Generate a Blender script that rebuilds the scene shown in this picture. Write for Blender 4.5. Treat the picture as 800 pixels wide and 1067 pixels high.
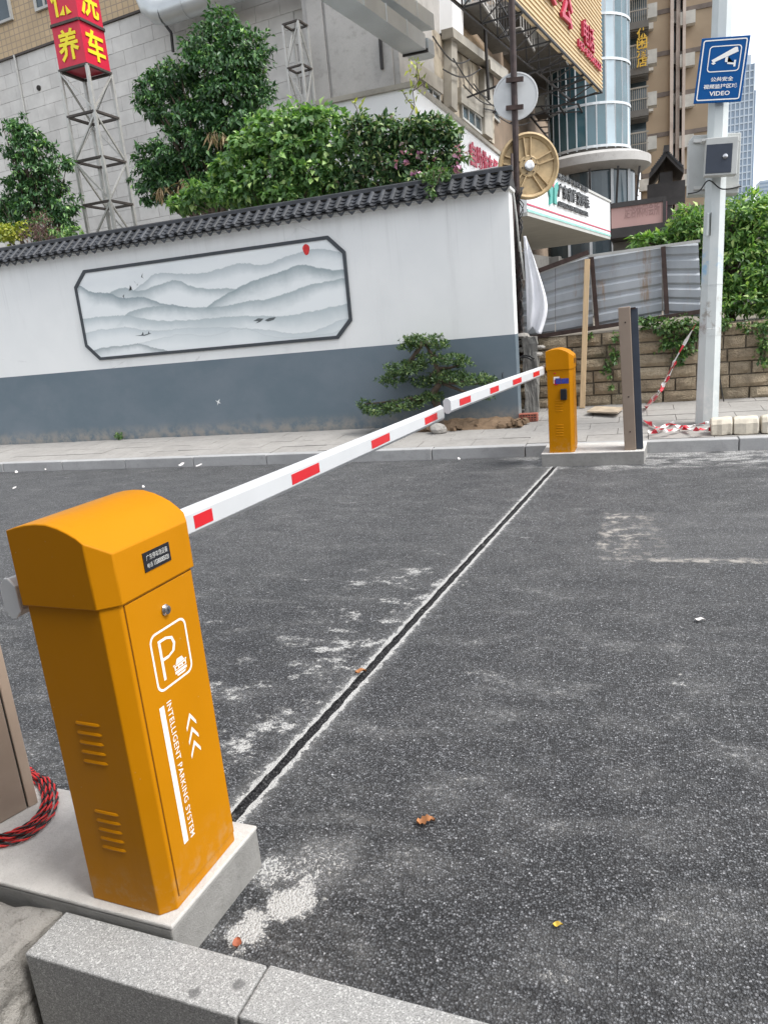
import bpy, bmesh, math, random
import numpy as np
from mathutils import Vector, Matrix
from math import sin, cos, pi, radians

# ------------------------------------------------------------------ scene / camera / light
for o in list(bpy.data.objects): bpy.data.objects.remove(o)
S = bpy.context.scene
COL = S.collection

F_PX, PITCH, ROLL, YAW, CAM_H = 756.2, 0.2481, -0.0933, -0.3475, 1.429
CX, CY = 400.0, 533.5
_f = Vector((sin(YAW)*cos(PITCH), cos(YAW)*cos(PITCH), -sin(PITCH)))
_r = Vector((cos(YAW), -sin(YAW), 0)); _u = _r.cross(_f)
RGT = _r*cos(ROLL) + _u*sin(ROLL); UPV = -_r*sin(ROLL) + _u*cos(ROLL); FWD = _f
CAM = Vector((0, 0, CAM_H))
cd = bpy.data.cameras.new('camera'); cam = bpy.data.objects.new('camera', cd); COL.objects.link(cam)
cd.sensor_fit = 'VERTICAL'; cd.sensor_height = 36; cd.lens = F_PX/1067*36
cd.clip_start = 0.05; cd.clip_end = 5000
cam.matrix_world = Matrix(((RGT.x, UPV.x, -FWD.x, 0), (RGT.y, UPV.y, -FWD.y, 0), (RGT.z, UPV.z, -FWD.z, CAM_H), (0, 0, 0, 1)))
S.camera = cam

SUN_EL, SUN_AZ = radians(56), radians(96)      # azimuth measured from +Y towards +X
w = bpy.data.worlds.new('World'); S.world = w; w.use_nodes = True
wn = w.node_tree; bgn = wn.nodes['Background']
sky = wn.nodes.new('ShaderNodeTexSky'); sky.sky_type = 'NISHITA'; sky.sun_disc = False
sky.sun_elevation = SUN_EL; sky.sun_rotation = SUN_AZ; sky.air_density = 1.0; sky.dust_density = 1.5; sky.ozone_density = 1.0
hsv = wn.nodes.new('ShaderNodeHueSaturation'); hsv.inputs['Saturation'].default_value = 0.24
wn.links.new(sky.outputs[0], hsv.inputs['Color']); wn.links.new(hsv.outputs[0], bgn.inputs[0])
bgn.inputs[1].default_value = 0.15
sl = bpy.data.lights.new('sun', 'SUN'); sl.energy = 1.5; sl.angle = radians(22); sl.color = (1, .97, .92)
so = bpy.data.objects.new('sun', sl); COL.objects.link(so)
so.rotation_euler = Vector((-sin(SUN_AZ)*cos(SUN_EL), -cos(SUN_AZ)*cos(SUN_EL), -sin(SUN_EL))).to_track_quat('-Z', 'Y').to_euler()
so.location = (6, 4, 12)
S.view_settings.view_transform = 'Standard'; S.view_settings.look = 'None'
S.view_settings.exposure = 1.22; S.view_settings.gamma = 1.0; S.view_settings.use_curve_mapping = False
S.render.engine = 'CYCLES'

# ------------------------------------------------------------------ pixel -> place
def ray(u, v): return RGT*((u-CX)/F_PX) - UPV*((v-CY)/F_PX) + FWD
def onz(u, v, z): d = ray(u, v); return CAM + d*((z-CAM_H)/d.z)
def ony(u, v, y): d = ray(u, v); return CAM + d*(y/d.y)
class Plane:
    """vertical plane through A (xy) along direction d (xy)"""
    def __init__(s, A, d):
        s.A = Vector((A[0], A[1], 0)); s.d = Vector((d[0], d[1], 0)).normalized()
        s.n = Vector((s.d.y, -s.d.x, 0))
        if s.n.dot(CAM - s.A) < 0: s.n = -s.n
    def pt(s, u, v, off=0.0):
        q = ray(u, v); t = (s.A - Vector((CAM.x, CAM.y, 0))).dot(s.n) / q.dot(s.n)
        return CAM + q*t + s.n*off
    def uz(s, u, v): p = s.pt(u, v); return (p-s.A).dot(s.d), p.z
    def at(s, k, z, off=0.0): return s.A + s.d*k + Vector((0, 0, z)) + s.n*off

# ------------------------------------------------------------------ mesh builder
LOC = {}
class MB:
    def __init__(s): s.v = []; s.f = []
    def add(s, vs, fs):
        b = len(s.v); s.v += [tuple(p) for p in vs]; s.f += [tuple(i+b for i in f) for f in fs]; return s
    def quad(s, a, b, c, d): return s.add([a, b, c, d], [(0, 1, 2, 3)])
    def box(s, c, sz, ax=None):
        """box at centre c with size sz; ax = (ex, ey, ez) axes"""
        ex, ey, ez = ax or (Vector((1, 0, 0)), Vector((0, 1, 0)), Vector((0, 0, 1)))
        c = Vector(c); vs = []
        for k in (-.5, .5):
            for j in (-.5, .5):
                for i in (-.5, .5): vs.append(c + ex*(i*sz[0]) + ey*(j*sz[1]) + ez*(k*sz[2]))
        return s.add(vs, [(0, 2, 3, 1), (4, 5, 7, 6), (0, 1, 5, 4), (2, 6, 7, 3), (0, 4, 6, 2), (1, 3, 7, 5)])
    def bb(s, x0, x1, y0, y1, z0, z1): return s.box(((x0+x1)/2, (y0+y1)/2, (z0+z1)/2), (x1-x0, y1-y0, z1-z0))
    def prism(s, poly, off):
        """polygon (3D points) extruded by the vector off"""
        n = len(poly); off = Vector(off); a = [Vector(p) for p in poly]; b = [p+off for p in a]
        fs = [tuple(range(n)), tuple(range(2*n-1, n-1, -1))]
        fs += [(i, i+n, (i+1) % n + n, (i+1) % n) for i in range(n)]
        return s.add(a+b, fs)
    def bar(s, a, b, wd, hd=None, up=(0, 0, 1)):
        a, b = Vector(a), Vector(b); ey = (b-a); L = ey.length; ey.normalize(); up = Vector(up)
        if abs(ey.dot(up)) > .98: up = Vector((1, 0, 0))
        ex = ey.cross(up).normalized(); ez = ex.cross(ey)
        return s.box((a+b)/2, (wd, L, hd or wd), (ex, ey, ez))
    def tube(s, pts, r, n=8, cap=True, phase=0.0, sq=(1, 1)):
        pts = [Vector(p) for p in pts]; m = len(pts)
        rs = r if isinstance(r, (list, tuple)) else [r]*m
        prev = None; rings = []
        for i, p in enumerate(pts):
            t = (pts[min(i+1, m-1)] - pts[max(i-1, 0)]).normalized()
            if prev is None:
                prev = Vector((0, 0, 1)) if abs(t.z) < .9 else Vector((1, 0, 0))
            ex = prev - t*prev.dot(t)
            if ex.length < 1e-5: ex = Vector((0, 1, 0)) - t*t.y
            ex.normalize(); ey = t.cross(ex); prev = ex
            rings.append([p + ex*(cos(2*pi*k/n+phase)*rs[i]*sq[0]) + ey*(sin(2*pi*k/n+phase)*rs[i]*sq[1]) for k in range(n)])
        vs = [q for rg in rings for q in rg]; fs = []
        for i in range(m-1):
            for k in range(n):
                fs.append((i*n+k, i*n+(k+1) % n, (i+1)*n+(k+1) % n, (i+1)*n+k))
        if cap: fs += [tuple(range(n-1, -1, -1)), tuple((m-1)*n+k for k in range(n))]
        return s.add(vs, fs)
    def lathe(s, prof, c, ax=(Vector((1, 0, 0)), Vector((0, 1, 0)), Vector((0, 0, 1))), n=24, cap=True):
        """profile of (r, h) round axis ax[2]"""
        c = Vector(c); vs = []
        for r, h in prof:
            for k in range(n):
                a = 2*pi*k/n; vs.append(c + ax[0]*(r*cos(a)) + ax[1]*(r*sin(a)) + ax[2]*h)
        m = len(prof); fs = []
        for i in range(m-1):
            for k in range(n): fs.append((i*n+k, i*n+(k+1) % n, (i+1)*n+(k+1) % n, (i+1)*n+k))
        if cap: fs += [tuple(range(n-1, -1, -1)), tuple((m-1)*n+k for k in range(n))]
        return s.add(vs, fs)
    def build(s, name, mat, parent=None, smooth=False, bevel=0, kind=None, local=False, origin=None, segs=2):
        me = bpy.data.meshes.new(name)
        off = Vector((0, 0, 0))
        if parent is not None and not local: off = LOC.get(parent.name, Vector((0, 0, 0)))
        if origin is not None: off = Vector(origin)
        me.from_pydata([(p[0]-off.x, p[1]-off.y, p[2]-off.z) for p in s.v], [], s.f)
        bm = bmesh.new(); bm.from_mesh(me); bmesh.ops.recalc_face_normals(bm, faces=bm.faces); bm.to_mesh(me); bm.free()
        o = bpy.data.objects.new(name, me); COL.objects.link(o)
        me.materials.append(M[mat] if isinstance(mat, str) else mat)
        if smooth:
            for p in me.polygons: p.use_smooth = True
            if smooth != 'all':
                md = None
                try: me.set_sharp_from_angle(angle=radians(35))
                except Exception: pass
        if bevel:
            md = o.modifiers.new('bevel', 'BEVEL'); md.width = bevel; md.segments = segs; md.limit_method = 'ANGLE'; md.angle_limit = radians(40)
        if parent is not None:
            o.parent = parent
            LOC[o.name] = LOC.get(parent.name, Vector((0, 0, 0)))
        if origin is not None: o.location = origin
        if kind: o['kind'] = kind
        return o

def tag(o, label, cat, group=None):
    o['label'] = label; o['category'] = cat
    if group: o['group'] = group
    return o
def thing(name, label, cat, loc=(0, 0, 0), rotz=0, group=None):
    o = bpy.data.objects.new(name, None); COL.objects.link(o); o.empty_display_size = .2
    o.location = loc; o.rotation_euler = (0, 0, rotz); LOC[o.name] = Vector(loc)
    return tag(o, label, cat, group)
def solo(name, mb, mat, label, cat, group=None, **k):
    a = np.array(mb.v); lo, hi = a.min(0), a.max(0)
    o = mb.build(name, mat, origin=Vector(((lo[0]+hi[0])/2, (lo[1]+hi[1])/2, lo[2])), **k)
    return tag(o, label, cat, group)
def struct(name, mb, mat, **k):
    o = mb.build(name, mat, **k); o['kind'] = 'structure'; return o
def piece(name, me, parent, world, rot=None, scale=None):
    """a copy of shared mesh data as a child"""
    o = bpy.data.objects.new(name, me); COL.objects.link(o); o.parent = parent
    o.location = Vector(world) - LOC.get(parent.name, Vector((0, 0, 0)))
    if rot is not None: o.rotation_euler = rot
    if scale is not None: o.scale = scale
    return o
def mesh_of(mb, mat, name='piece', smooth=False):
    o = mb.build(name, mat, smooth=smooth); me = o.data; bpy.data.objects.remove(o); return me

# text as flat mesh
_tc = {}
def text_geo(s, bold=0.0, spacing=1.0):
    key = (s, bold, spacing)
    if key in _tc: return _tc[key]
    cu = bpy.data.curves.new('t', 'FONT'); cu.body = s; cu.size = 1; cu.resolution_u = 2; cu.offset = bold; cu.space_character = spacing
    ob = bpy.data.objects.new('t', cu); COL.objects.link(ob); bpy.context.view_layer.update()
    me = bpy.data.meshes.new_from_object(ob.evaluated_get(bpy.context.evaluated_depsgraph_get()))
    v = np.array([tuple(p.co) for p in me.vertices]) if len(me.vertices) else np.zeros((1, 3)); f = [tuple(p.vertices) for p in me.polygons]
    bpy.data.objects.remove(ob); bpy.data.curves.remove(cu); bpy.data.meshes.remove(me)
    _tc[key] = (v, f); return _tc[key]
def text(mb, s, org, ex, ey, width=None, height=None, bold=0.0, spacing=1.0, depth=0.0):
    """fit text with its lower-left corner at org, along ex, up ey"""
    v, f = text_geo(s, bold, spacing); lo, hi = v.min(0), v.max(0); sz = np.maximum(hi-lo, 1e-6)
    sx = (width/sz[0]) if width else None; sy = (height/sz[1]) if height else None
    sx = sx or sy; sy = sy or sx
    org = Vector(org)
    vs = [org + ex*float((p[0]-lo[0])*sx) + ey*float((p[1]-lo[1])*sy) for p in v]
    mb.add(vs, f)
    if depth:
        n = ex.cross(ey)*depth
        edges = {}
        for q in f:
            for i in range(len(q)):
                a, b = q[i], q[(i+1) % len(q)]
                edges[(a, b)] = 1
        b0 = len(mb.v); mb.v += [tuple(p+n) for p in vs]; mb.v += [tuple(p) for p in vs]; m = len(vs)
        mb.f += [tuple(i+b0 for i in q) for q in f]
        for (a, b) in edges:
            if (b, a) not in edges: mb.f.append((a+b0+m, b+b0+m, b+b0, a+b0))
    return mb

# ------------------------------------------------------------------ materials
M = {}
class NT:
    def __init__(s, name):
        s.m = bpy.data.materials.new(name); s.m.use_nodes = True; s.t = s.m.node_tree; s.b = s.t.nodes['Principled BSDF']
        s._pos = None; M[name] = s.m
    def n(s, ty, **kw):
        nd = s.t.nodes.new(ty)
        for k, v in kw.items(): setattr(nd, k, v)
        return nd
    def set(s, nd, key, val):
        if isinstance(val, bpy.types.NodeSocket): s.t.links.new(val, nd.inputs[key])
        else: nd.inputs[key].default_value = val
    def pos(s):
        if s._pos is None: s._pos = s.n('ShaderNodeNewGeometry').outputs['Position']
        return s._pos
    def xyz(s, v=None):
        nd = s.n('ShaderNodeSeparateXYZ'); s.set(nd, 0, v or s.pos()); return nd.outputs
    def map(s, scale=(1, 1, 1), loc=(0, 0, 0), rot=(0, 0, 0), v=None):
        nd = s.n('ShaderNodeMapping'); s.set(nd, 'Vector', v or s.pos()); nd.inputs['Scale'].default_value = scale
        nd.inputs['Location'].default_value = loc; nd.inputs['Rotation'].default_value = rot; return nd.outputs[0]
    def noise(s, scale, detail=4, rough=.55, v=None, dist=0):
        nd = s.n('ShaderNodeTexNoise'); s.set(nd, 'Vector', v or s.pos()); s.set(nd, 'Scale', scale); s.set(nd, 'Detail', detail)
        s.set(nd, 'Roughness', rough); s.set(nd, 'Distortion', dist); return nd.outputs['Fac']
    def vor(s, scale, out='Distance', v=None, feature='F1'):
        nd = s.n('ShaderNodeTexVoronoi', feature=feature); s.set(nd, 'Vector', v or s.pos()); s.set(nd, 'Scale', scale); return nd.outputs[out]
    def math(s, op, a, b=0.0, c=0.0, clamp=False):
        nd = s.n('ShaderNodeMath', operation=op, use_clamp=clamp); s.set(nd, 0, a); s.set(nd, 1, b); s.set(nd, 2, c); return nd.outputs[0]
    def ramp(s, x, lo, hi, a=0.0, b=1.0):
        nd = s.n('ShaderNodeMapRange', interpolation_type='SMOOTHSTEP'); s.set(nd, 0, x); s.set(nd, 1, lo); s.set(nd, 2, hi); s.set(nd, 3, a); s.set(nd, 4, b)
        return nd.outputs[0]
    def lin(s, x, lo, hi, a=0.0, b=1.0):
        nd = s.n('ShaderNodeMapRange'); s.set(nd, 0, x); s.set(nd, 1, lo); s.set(nd, 2, hi); s.set(nd, 3, a); s.set(nd, 4, b); return nd.outputs[0]
    def mix(s, f, a, b, blend='MIX'):
        nd = s.n('ShaderNodeMix', data_type='RGBA', blend_type=blend)
        def c(v): return v if isinstance(v, bpy.types.NodeSocket) else (tuple(v)+(1,) if len(v) == 3 else v)
        s.set(nd, 0, f); s.set(nd, 6, c(a)); s.set(nd, 7, c(b)); return nd.outputs[2]
    def cramp(s, x, stops):
        nd = s.n('ShaderNodeValToRGB'); s.set(nd, 0, x); el = nd.color_ramp.elements
        while len(el) > 1: el.remove(el[-1])
        el[0].position = stops[0][0]; el[0].color = tuple(stops[0][1])+(1,)
        for p, c in stops[1:]: e = el.new(p); e.color = tuple(c)+(1,)
        return nd.outputs[0]
    def bump(s, h, strength=.3, dist=.01):
        nd = s.n('ShaderNodeBump'); s.set(nd, 'Height', h); s.set(nd, 'Strength', strength); s.set(nd, 'Distance', dist)
        s.t.links.new(nd.outputs[0], s.b.inputs['Normal'])
    def out(s, col, rough=.6, metal=0.0, spec=None):
        c = col if isinstance(col, bpy.types.NodeSocket) else tuple(col)+(1,)
        s.set(s.b, 'Base Color', c); s.set(s.b, 'Roughness', rough); s.set(s.b, 'Metallic', metal)
        if spec is not None: s.set(s.b, 'Specular IOR Level', spec)
        return s.m
    def orand(s): return s.n('ShaderNodeObjectInfo').outputs['Random']
    def irand(s): return s.n('ShaderNodeNewGeometry').outputs['Random Per Island']

def simple(name, col, rough=.6, metal=0.0, var=.12, vs=3.0, dirt=None, ds=1.2, dlo=.5, dhi=.75, damt=.7, bump=0.0, bs=80, orand=0.0, spec=None, stretch=(1, 1, 1)):
    t = NT(name); v = t.map(stretch)
    nz = t.noise(vs, 5, .6, v); c0 = [x*(1-var) for x in col]; c1 = [min(1, x*(1+var)) for x in col]
    c = t.mix(t.ramp(nz, .3, .7), c0, c1)
    if dirt: c = t.mix(t.ramp(t.noise(ds, 7, .65, v), dlo, dhi, 0, damt), c, dirt)
    if orand: c = t.mix(t.orand(), c, t.mix(1.0, c, (1-orand, 1-orand, 1-orand), 'MULTIPLY'))
    if bump: t.bump(t.noise(bs, 3), bump, .004)
    t.out(c, rough, metal, spec); return t

GX0, GSL = -1.1625, 0.0842      # groove: x = GX0 + GSL*(y-2)

# asphalt road
def asphalt():
    t = NT('asphalt'); p = t.pos(); x, y, z = t.xyz()
    wv = t.n('ShaderNodeVectorMath', operation='ADD'); nzc = t.n('ShaderNodeTexNoise'); t.set(nzc, 'Vector', p); t.set(nzc, 'Scale', 190.0); t.set(nzc, 'Detail', 1.0)
    sc_ = t.n('ShaderNodeVectorMath', operation='SCALE'); t.set(sc_, 0, nzc.outputs['Color']); sc_.inputs['Scale'].default_value = .006; t.set(wv, 0, p); t.set(wv, 1, sc_.outputs[0]); pw_ = wv.outputs[0]
    v1 = t.vor(150, 'Color', pw_); sep = t.n('ShaderNodeSeparateColor'); t.set(sep, 0, v1)
    d1 = t.vor(150, 'Distance', pw_); v2 = t.vor(290, 'Color'); sep2 = t.n('ShaderNodeSeparateColor'); t.set(sep2, 0, v2)
    spk = t.cramp(sep.outputs[0], [(0, (.024, .025, .027)), (.45, (.062, .065, .069)), (.85, (.122, .125, .131)), (1, (.21, .21, .217))])
    spk2 = t.cramp(sep2.outputs[1], [(0, (.45, .45, .46)), (.6, (1, 1, 1)), (1, (1.5, 1.5, 1.5))])
    base = t.mix(.7, spk, spk2, 'MULTIPLY')
    base = t.mix(t.ramp(d1, .36, .62, 0, .93), base, (.010, .010, .011))
    g2 = t.noise(75, 3, .75); base = t.mix(1.0, base, t.cramp(g2, [(.30, (.28, .28, .29)), (.5, (1.0, 1.0, 1.01)), (.70, (2.6, 2.6, 2.58))]), 'MULTIPLY')
    g3 = t.noise(20, 4, .7); base = t.mix(1.0, base, t.cramp(g3, [(.30, (.62, .62, .63)), (.70, (1.45, 1.45, 1.44))]), 'MULTIPLY')
    big = t.noise(.55, 4, .5); base = t.mix(1.0, base, t.cramp(big, [(.3, (.85, .86, .88)), (.7, (1.15, 1.15, 1.14))]), 'MULTIPLY')
    # dust film, drawn out along the traffic direction
    vs = t.map((.8, 1.5, 1)); n1 = t.noise(3.4, 9, .68, vs, .3); fine = t.noise(45, 3, .6)
    mid = t.noise(7, 6, .65)
    film = t.math('MULTIPLY', t.ramp(n1, .38, .74), .36)
    film = t.math('MULTIPLY', film, t.ramp(fine, .25, .75, .45, 1))
    # groove band
    gx = t.math('MULTIPLY_ADD', y, GSL, GX0-2*GSL); d = t.math('SUBTRACT', x, gx)
    ad = t.math('ABSOLUTE', d)
    nd = t.math('ADD', ad, t.math('MULTIPLY', t.math('SUBTRACT', t.noise(22, 6, .7), .5), .07))
    wide = t.math('MULTIPLY', t.ramp(nd, .02, .12, 1, 0), .30)
    tight = t.math('MULTIPLY', t.ramp(nd, .028, .050, 1, 0), .85)
    farY = t.ramp(y, 3.5, 7.0, 0, .35)
    left = t.math('MULTIPLY', t.ramp(d, -1.1, -.15), t.ramp(d, .0, .06, 1, 0))
    splat = t.math('MULTIPLY', t.math('MULTIPLY', left, t.math('MULTIPLY', t.ramp(t.noise(4.5, 9, .75, t.map((1, 1.3, 1), (3, 1, 0)), .0), .49, .66), t.ramp(y, 5.2, 3.4))), .85)
    band = t.math('MULTIPLY', t.math('MAXIMUM', wide, tight), t.ramp(t.noise(16, 5, .7), .3, .55, .62, 1))
    def blob(c, r, amt, warp=.25, sc=9, edge=.35, st=(1, 1)):
        dx = t.math('MULTIPLY', t.math('SUBTRACT', x, c[0]), st[0]); dy = t.math('MULTIPLY', t.math('SUBTRACT', y, c[1]), st[1])
        q = t.math('SQRT', t.math('ADD', t.math('MULTIPLY', dx, dx), t.math('MULTIPLY', dy, dy)))
        q = t.math('ADD', q, t.math('MULTIPLY', t.math('SUBTRACT', t.noise(sc, 6, .7), .5), warp*2))
        return t.math('MULTIPLY', t.ramp(q, r*(1-edge), r*(1+edge*.4), 1, 0), amt)
    a = onz(305, 938, 0); b = onz(262, 968, 0); c3 = onz(275, 905, 0)
    bl = t.math('MAXIMUM', blob(a, .085, .80, .13, 11, .6), blob(b, .062, .80, .12, 11, .6, st=(1, .8)))
    bl = t.math('MAXIMUM', bl, blob((a.x+.0, a.y+.14), .16, .30, .12, 6, .8))
    bl = t.math('MAXIMUM', bl, blob((c3.x+.02, c3.y), .08, .55, .08, 18, .9))
    # far edge by the far plinth and the kerbs
    edge = t.math('MULTIPLY', t.math('MULTIPLY', t.ramp(t.math('ADD', y, t.math('MULTIPLY', t.math('SUBTRACT', mid, .5), .9)), 6.3, 7.2), t.ramp(n1, .36, .6, .2, 1)), .55)
    edge = t.math('MULTIPLY', edge, t.ramp(x, -1.6, -.6, .25, 1))
    farfilm = t.math('MULTIPLY', t.ramp(y, 1.6, 5.0, .06, .19), t.ramp(n1, .30, .66, .35, 1))
    # milled patch on the right
    q0 = onz(616, 585, 0); q1 = onz(640, 533, 0)
    nn = t.math('MULTIPLY', t.math('SUBTRACT', t.noise(5, 6, .7), .5), .22)
    xx = t.math('ADD', x, nn); yy = t.math('ADD', y, t.math('MULTIPLY', nn, .6))
    patch = t.math('MULTIPLY', t.ramp(xx, q0.x, q0.x+.05), t.math('MULTIPLY', t.ramp(yy, q0.y, q0.y+.04), t.ramp(yy, q1.y-.06, q1.y, 1, 0)))
    rim = t.math('MULTIPLY', patch, t.math('MAXIMUM', t.ramp(yy, q0.y+.03, q0.y+.12, 1, 0), t.math('MULTIPLY', t.ramp(xx, q0.x+.15, q0.x+.5, 1, 0), t.ramp(t.noise(9, 6, .7), .46, .6))))
    base = t.mix(t.math('MULTIPLY', patch, .14), base, (.13, .131, .135))
    rimm = t.math('MULTIPLY', rim, t.ramp(t.noise(12, 5, .7), .42, .58, 0, .8))
    # small white scraps and crumbs
    cr = t.n('ShaderNodeTexVoronoi', feature='F1'); t.set(cr, 'Vector', p); t.set(cr, 'Scale', 5.5)
    crs = t.n('ShaderNodeSeparateColor'); t.set(crs, 0, cr.outputs['Color'])
    crumb = t.math('MULTIPLY', t.ramp(t.math('ADD', cr.outputs['Distance'], t.math('MULTIPLY', t.noise(60, 2), .05)), .05, .075, 1, 0), t.math('GREATER_THAN', crs.outputs[0], .72))
    sc2 = t.math('MULTIPLY', t.ramp(t.noise(2.4, 10, .78, t.map((.9, 1.6, 1), (7, 2, 0))), .55, .72), .46)
    dust = t.math('MAXIMUM', film, band)
    dust = t.math('MAXIMUM', dust, sc2)
    for e in (splat, bl, edge, farfilm): dust = t.math('MAXIMUM', dust, e)
    gr = t.math('ADD', t.math('MULTIPLY', t.math('SUBTRACT', d1, .38), .55), t.math('MULTIPLY', t.math('SUBTRACT', sep.outputs[2], .5), .45))
    hard = t.ramp(t.math('ADD', dust, t.math('MULTIPLY', gr, 1.3)), .42, .66, 0, .92); soft = t.math('MULTIPLY', dust, .55)
    dust = t.math('MAXIMUM', t.math('MULTIPLY', hard, t.ramp(dust, .12, .35)), soft, clamp=True)
    col = t.mix(dust, base, (.50, .495, .48)); col = t.mix(rimm, col, (.44, .41, .37)); col = t.mix(t.math('MULTIPLY', crumb, .6), col, (.55, .54, .50))
    t.bump(t.math('ADD', t.math('MULTIPLY', d1, -1.3), t.math('MULTIPLY', t.noise(330, 2), .4)), .8, .006)
    t.out(col, t.ramp(dust, 0, .6, .68, .95), 0, .35)
asphalt()

def concrete(name, col, stain, sc=1.0, pit=.5, amt=.6):
    t = NT(name); n1 = t.noise(2.2*sc, 8, .65); n2 = t.noise(11*sc, 7, .7); n3 = t.noise(90*sc, 3, .6)
    c = t.mix(t.ramp(n1, .35, .7), col, [k*.82 for k in col]); c = t.mix(t.ramp(n2, .5, .72, 0, amt), c, stain)
    c = t.mix(t.ramp(n3, .35, .75, 0, .25), c, [k*.6 for k in col])
    t.bump(t.math('ADD', n3, t.math('MULTIPLY', n2, 2.0)), .35*pit*2, .004); t.out(c, .88, 0, .3)
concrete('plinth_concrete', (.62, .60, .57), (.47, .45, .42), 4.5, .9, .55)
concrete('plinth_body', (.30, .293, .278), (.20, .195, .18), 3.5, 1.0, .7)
concrete('plinth_side', (.36, .355, .34), (.22, .215, .20), 1.4)
concrete('rough_concrete', (.42, .40, .37), (.13, .12, .10), 2.6, 2.2, .9)
concrete('kerb_concrete', (.40, .40, .40), (.27, .27, .265), 1.0)
concrete('pave', (.35, .335, .315), (.24, .23, .215), 1.3, .4, .8)
concrete('pier_concrete', (.22, .215, .20), (.10, .10, .095), 2.0, 1.3, .8)
concrete('soil', (.13, .10, .075), (.06, .05, .04), 3.0, 1.5, .8)
concrete('soil_clod', (.24, .165, .105), (.12, .085, .06), 5.0, 1.5, .8)
concrete('building_concrete', (.46, .45, .435), (.30, .29, .275), .45, .3, .75)
concrete('dirty_concrete', (.17, .165, .155), (.08, .078, .072), .6, .3, .8)

def granite():
    t = NT('granite'); c1 = t.vor(560, 'Color'); s1 = t.n('ShaderNodeSeparateColor'); t.set(s1, 0, c1); c2 = t.vor(330, 'Color'); s2 = t.n('ShaderNodeSeparateColor'); t.set(s2, 0, c2)
    c = t.cramp(s1.outputs[0], [(0, (.17, .17, .168)), (.3, (.27, .27, .265)), (.65, (.33, .33, .322)), (1, (.40, .40, .39))])
    c = t.mix(t.ramp(s2.outputs[1], .86, .94), c, (.50, .50, .49)); c = t.mix(t.ramp(s2.outputs[2], .93, .97), c, (.20, .20, .20))
    c = t.mix(t.ramp(t.noise(9, 8, .7), .55, .78, 0, .45), c, (.30, .29, .27))
    ms = t.n('ShaderNodeTexVoronoi'); t.set(ms, 'Vector', t.pos()); t.set(ms, 'Scale', 9); q = t.n('ShaderNodeSeparateColor'); t.set(q, 0, ms.outputs['Color'])
    dd = t.math('ADD', ms.outputs['Distance'], t.math('MULTIPLY', t.math('SUBTRACT', t.noise(120, 3, .7), .5), .22))
    mk = t.math('MULTIPLY', t.ramp(dd, .07, .16, .75, 0), t.math('GREATER_THAN', q.outputs[0], .62)); c = t.mix(mk, c, (.10, .10, .10))
    t.bump(t.noise(300, 3), .2, .002); t.out(c, .85, 0, .25)
granite()

# yellow powder-coated sheet steel
def steel(name, col):
    t = NT(name); n1 = t.noise(3, 5); n2 = t.noise(420, 2)
    c = t.mix(t.ramp(n1, .3, .7), [k*.95 for k in col], [min(1, k*1.03) for k in col])
    c = t.mix(t.ramp(t.noise(14, 8, .75), .64, .82, 0, .18), c, (.60, .33, .07)); z_ = t.xyz()[2]
    c = t.mix(t.math('MULTIPLY', t.ramp(z_, .13, .30, 1, 0), t.ramp(t.noise(24, 6, .7), .45, .7, 0, .35)), c, (.42, .33, .20))
    sk = t.noise(3.2, 7, .7, t.map((9, 9, .5))); c = t.mix(t.ramp(sk, .55, .78, 0, .16), c, tuple(k*.62 for k in col)); sp_ = t.vor(34); c = t.mix(t.math('MULTIPLY', t.ramp(sp_, .03, .07, .5, 0), t.ramp(t.noise(5, 3), .5, .62)), c, (.55, .42, .25))
    t.bump(n2, .06, .001); t.out(c, t.ramp(t.noise(6, 6, .7), .35, .7, .38, .6), 0, .13)
steel('yellow', (.475, .187, .0008))
simple('white_paint', (.53, .545, .56), .42, var=.03, dirt=(.55, .54, .52), ds=6, dlo=.62, dhi=.85, damt=.35)
simple('white_print', (.86, .84, .80), .5, var=.02)
simple('end_cap', (.62, .63, .64), .5, var=.05)
simple('red_sticker', (.55, .012, .02), .35, var=.06)
simple('chrome', (.55, .55, .56), .25, 1.0, var=.05)
simple('black_plate', (.012, .013, .018), .35, var=.1)
simple('plate_text', (.55, .55, .53), .5, var=.1)
simple('blue_sticker', (.04, .05, .28), .4, var=.2, vs=30)
simple('gap_brown', (.16, .06, .004), .9)
simple('dark_gap', (.02, .018, .015), .9)
simple('brown_alu', (.30, .235, .185), .45, .25, var=.05, dirt=(.36, .31, .26), ds=3, damt=.3)
simple('brown_edge', (.42, .33, .26), .4, .2, var=.05)
simple('dark_glass', (.055, .065, .085), .3, var=.1, spec=.25)
simple('cable_red', (.55, .02, .02), .45, var=.1)
simple('cable_black', (.012, .012, .013), .45, var=.1)
simple('pvc', (.72, .72, .71), .4, var=.04)
simple('leaf_brown', (.33, .14, .05), .7, var=.35, vs=40)
simple('leaf_red', (.26, .075, .035), .7, var=.3, vs=40)
simple('leaf_yellow', (.60, .42, .06), .6, var=.2, vs=40)
def groove_mat():
    t = NT('groove_fill'); v = t.vor(120, 'Color'); s = t.n('ShaderNodeSeparateColor'); t.set(s, 0, v); d = t.vor(120)
    c = t.cramp(s.outputs[0], [(0, (.02, .02, .022)), (.8, (.055, .055, .058)), (1, (.13, .13, .13))]); c = t.mix(t.ramp(d, .3, .6, 0, .9), c, (.008, .008, .009))
    c = t.mix(t.ramp(t.noise(14, 6, .7), .56, .72, 0, .5), c, (.22, .215, .21)); t.bump(t.math('MULTIPLY', d, -1.0), .9, .008); t.out(c, .85, 0, .3)
groove_mat()

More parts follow.
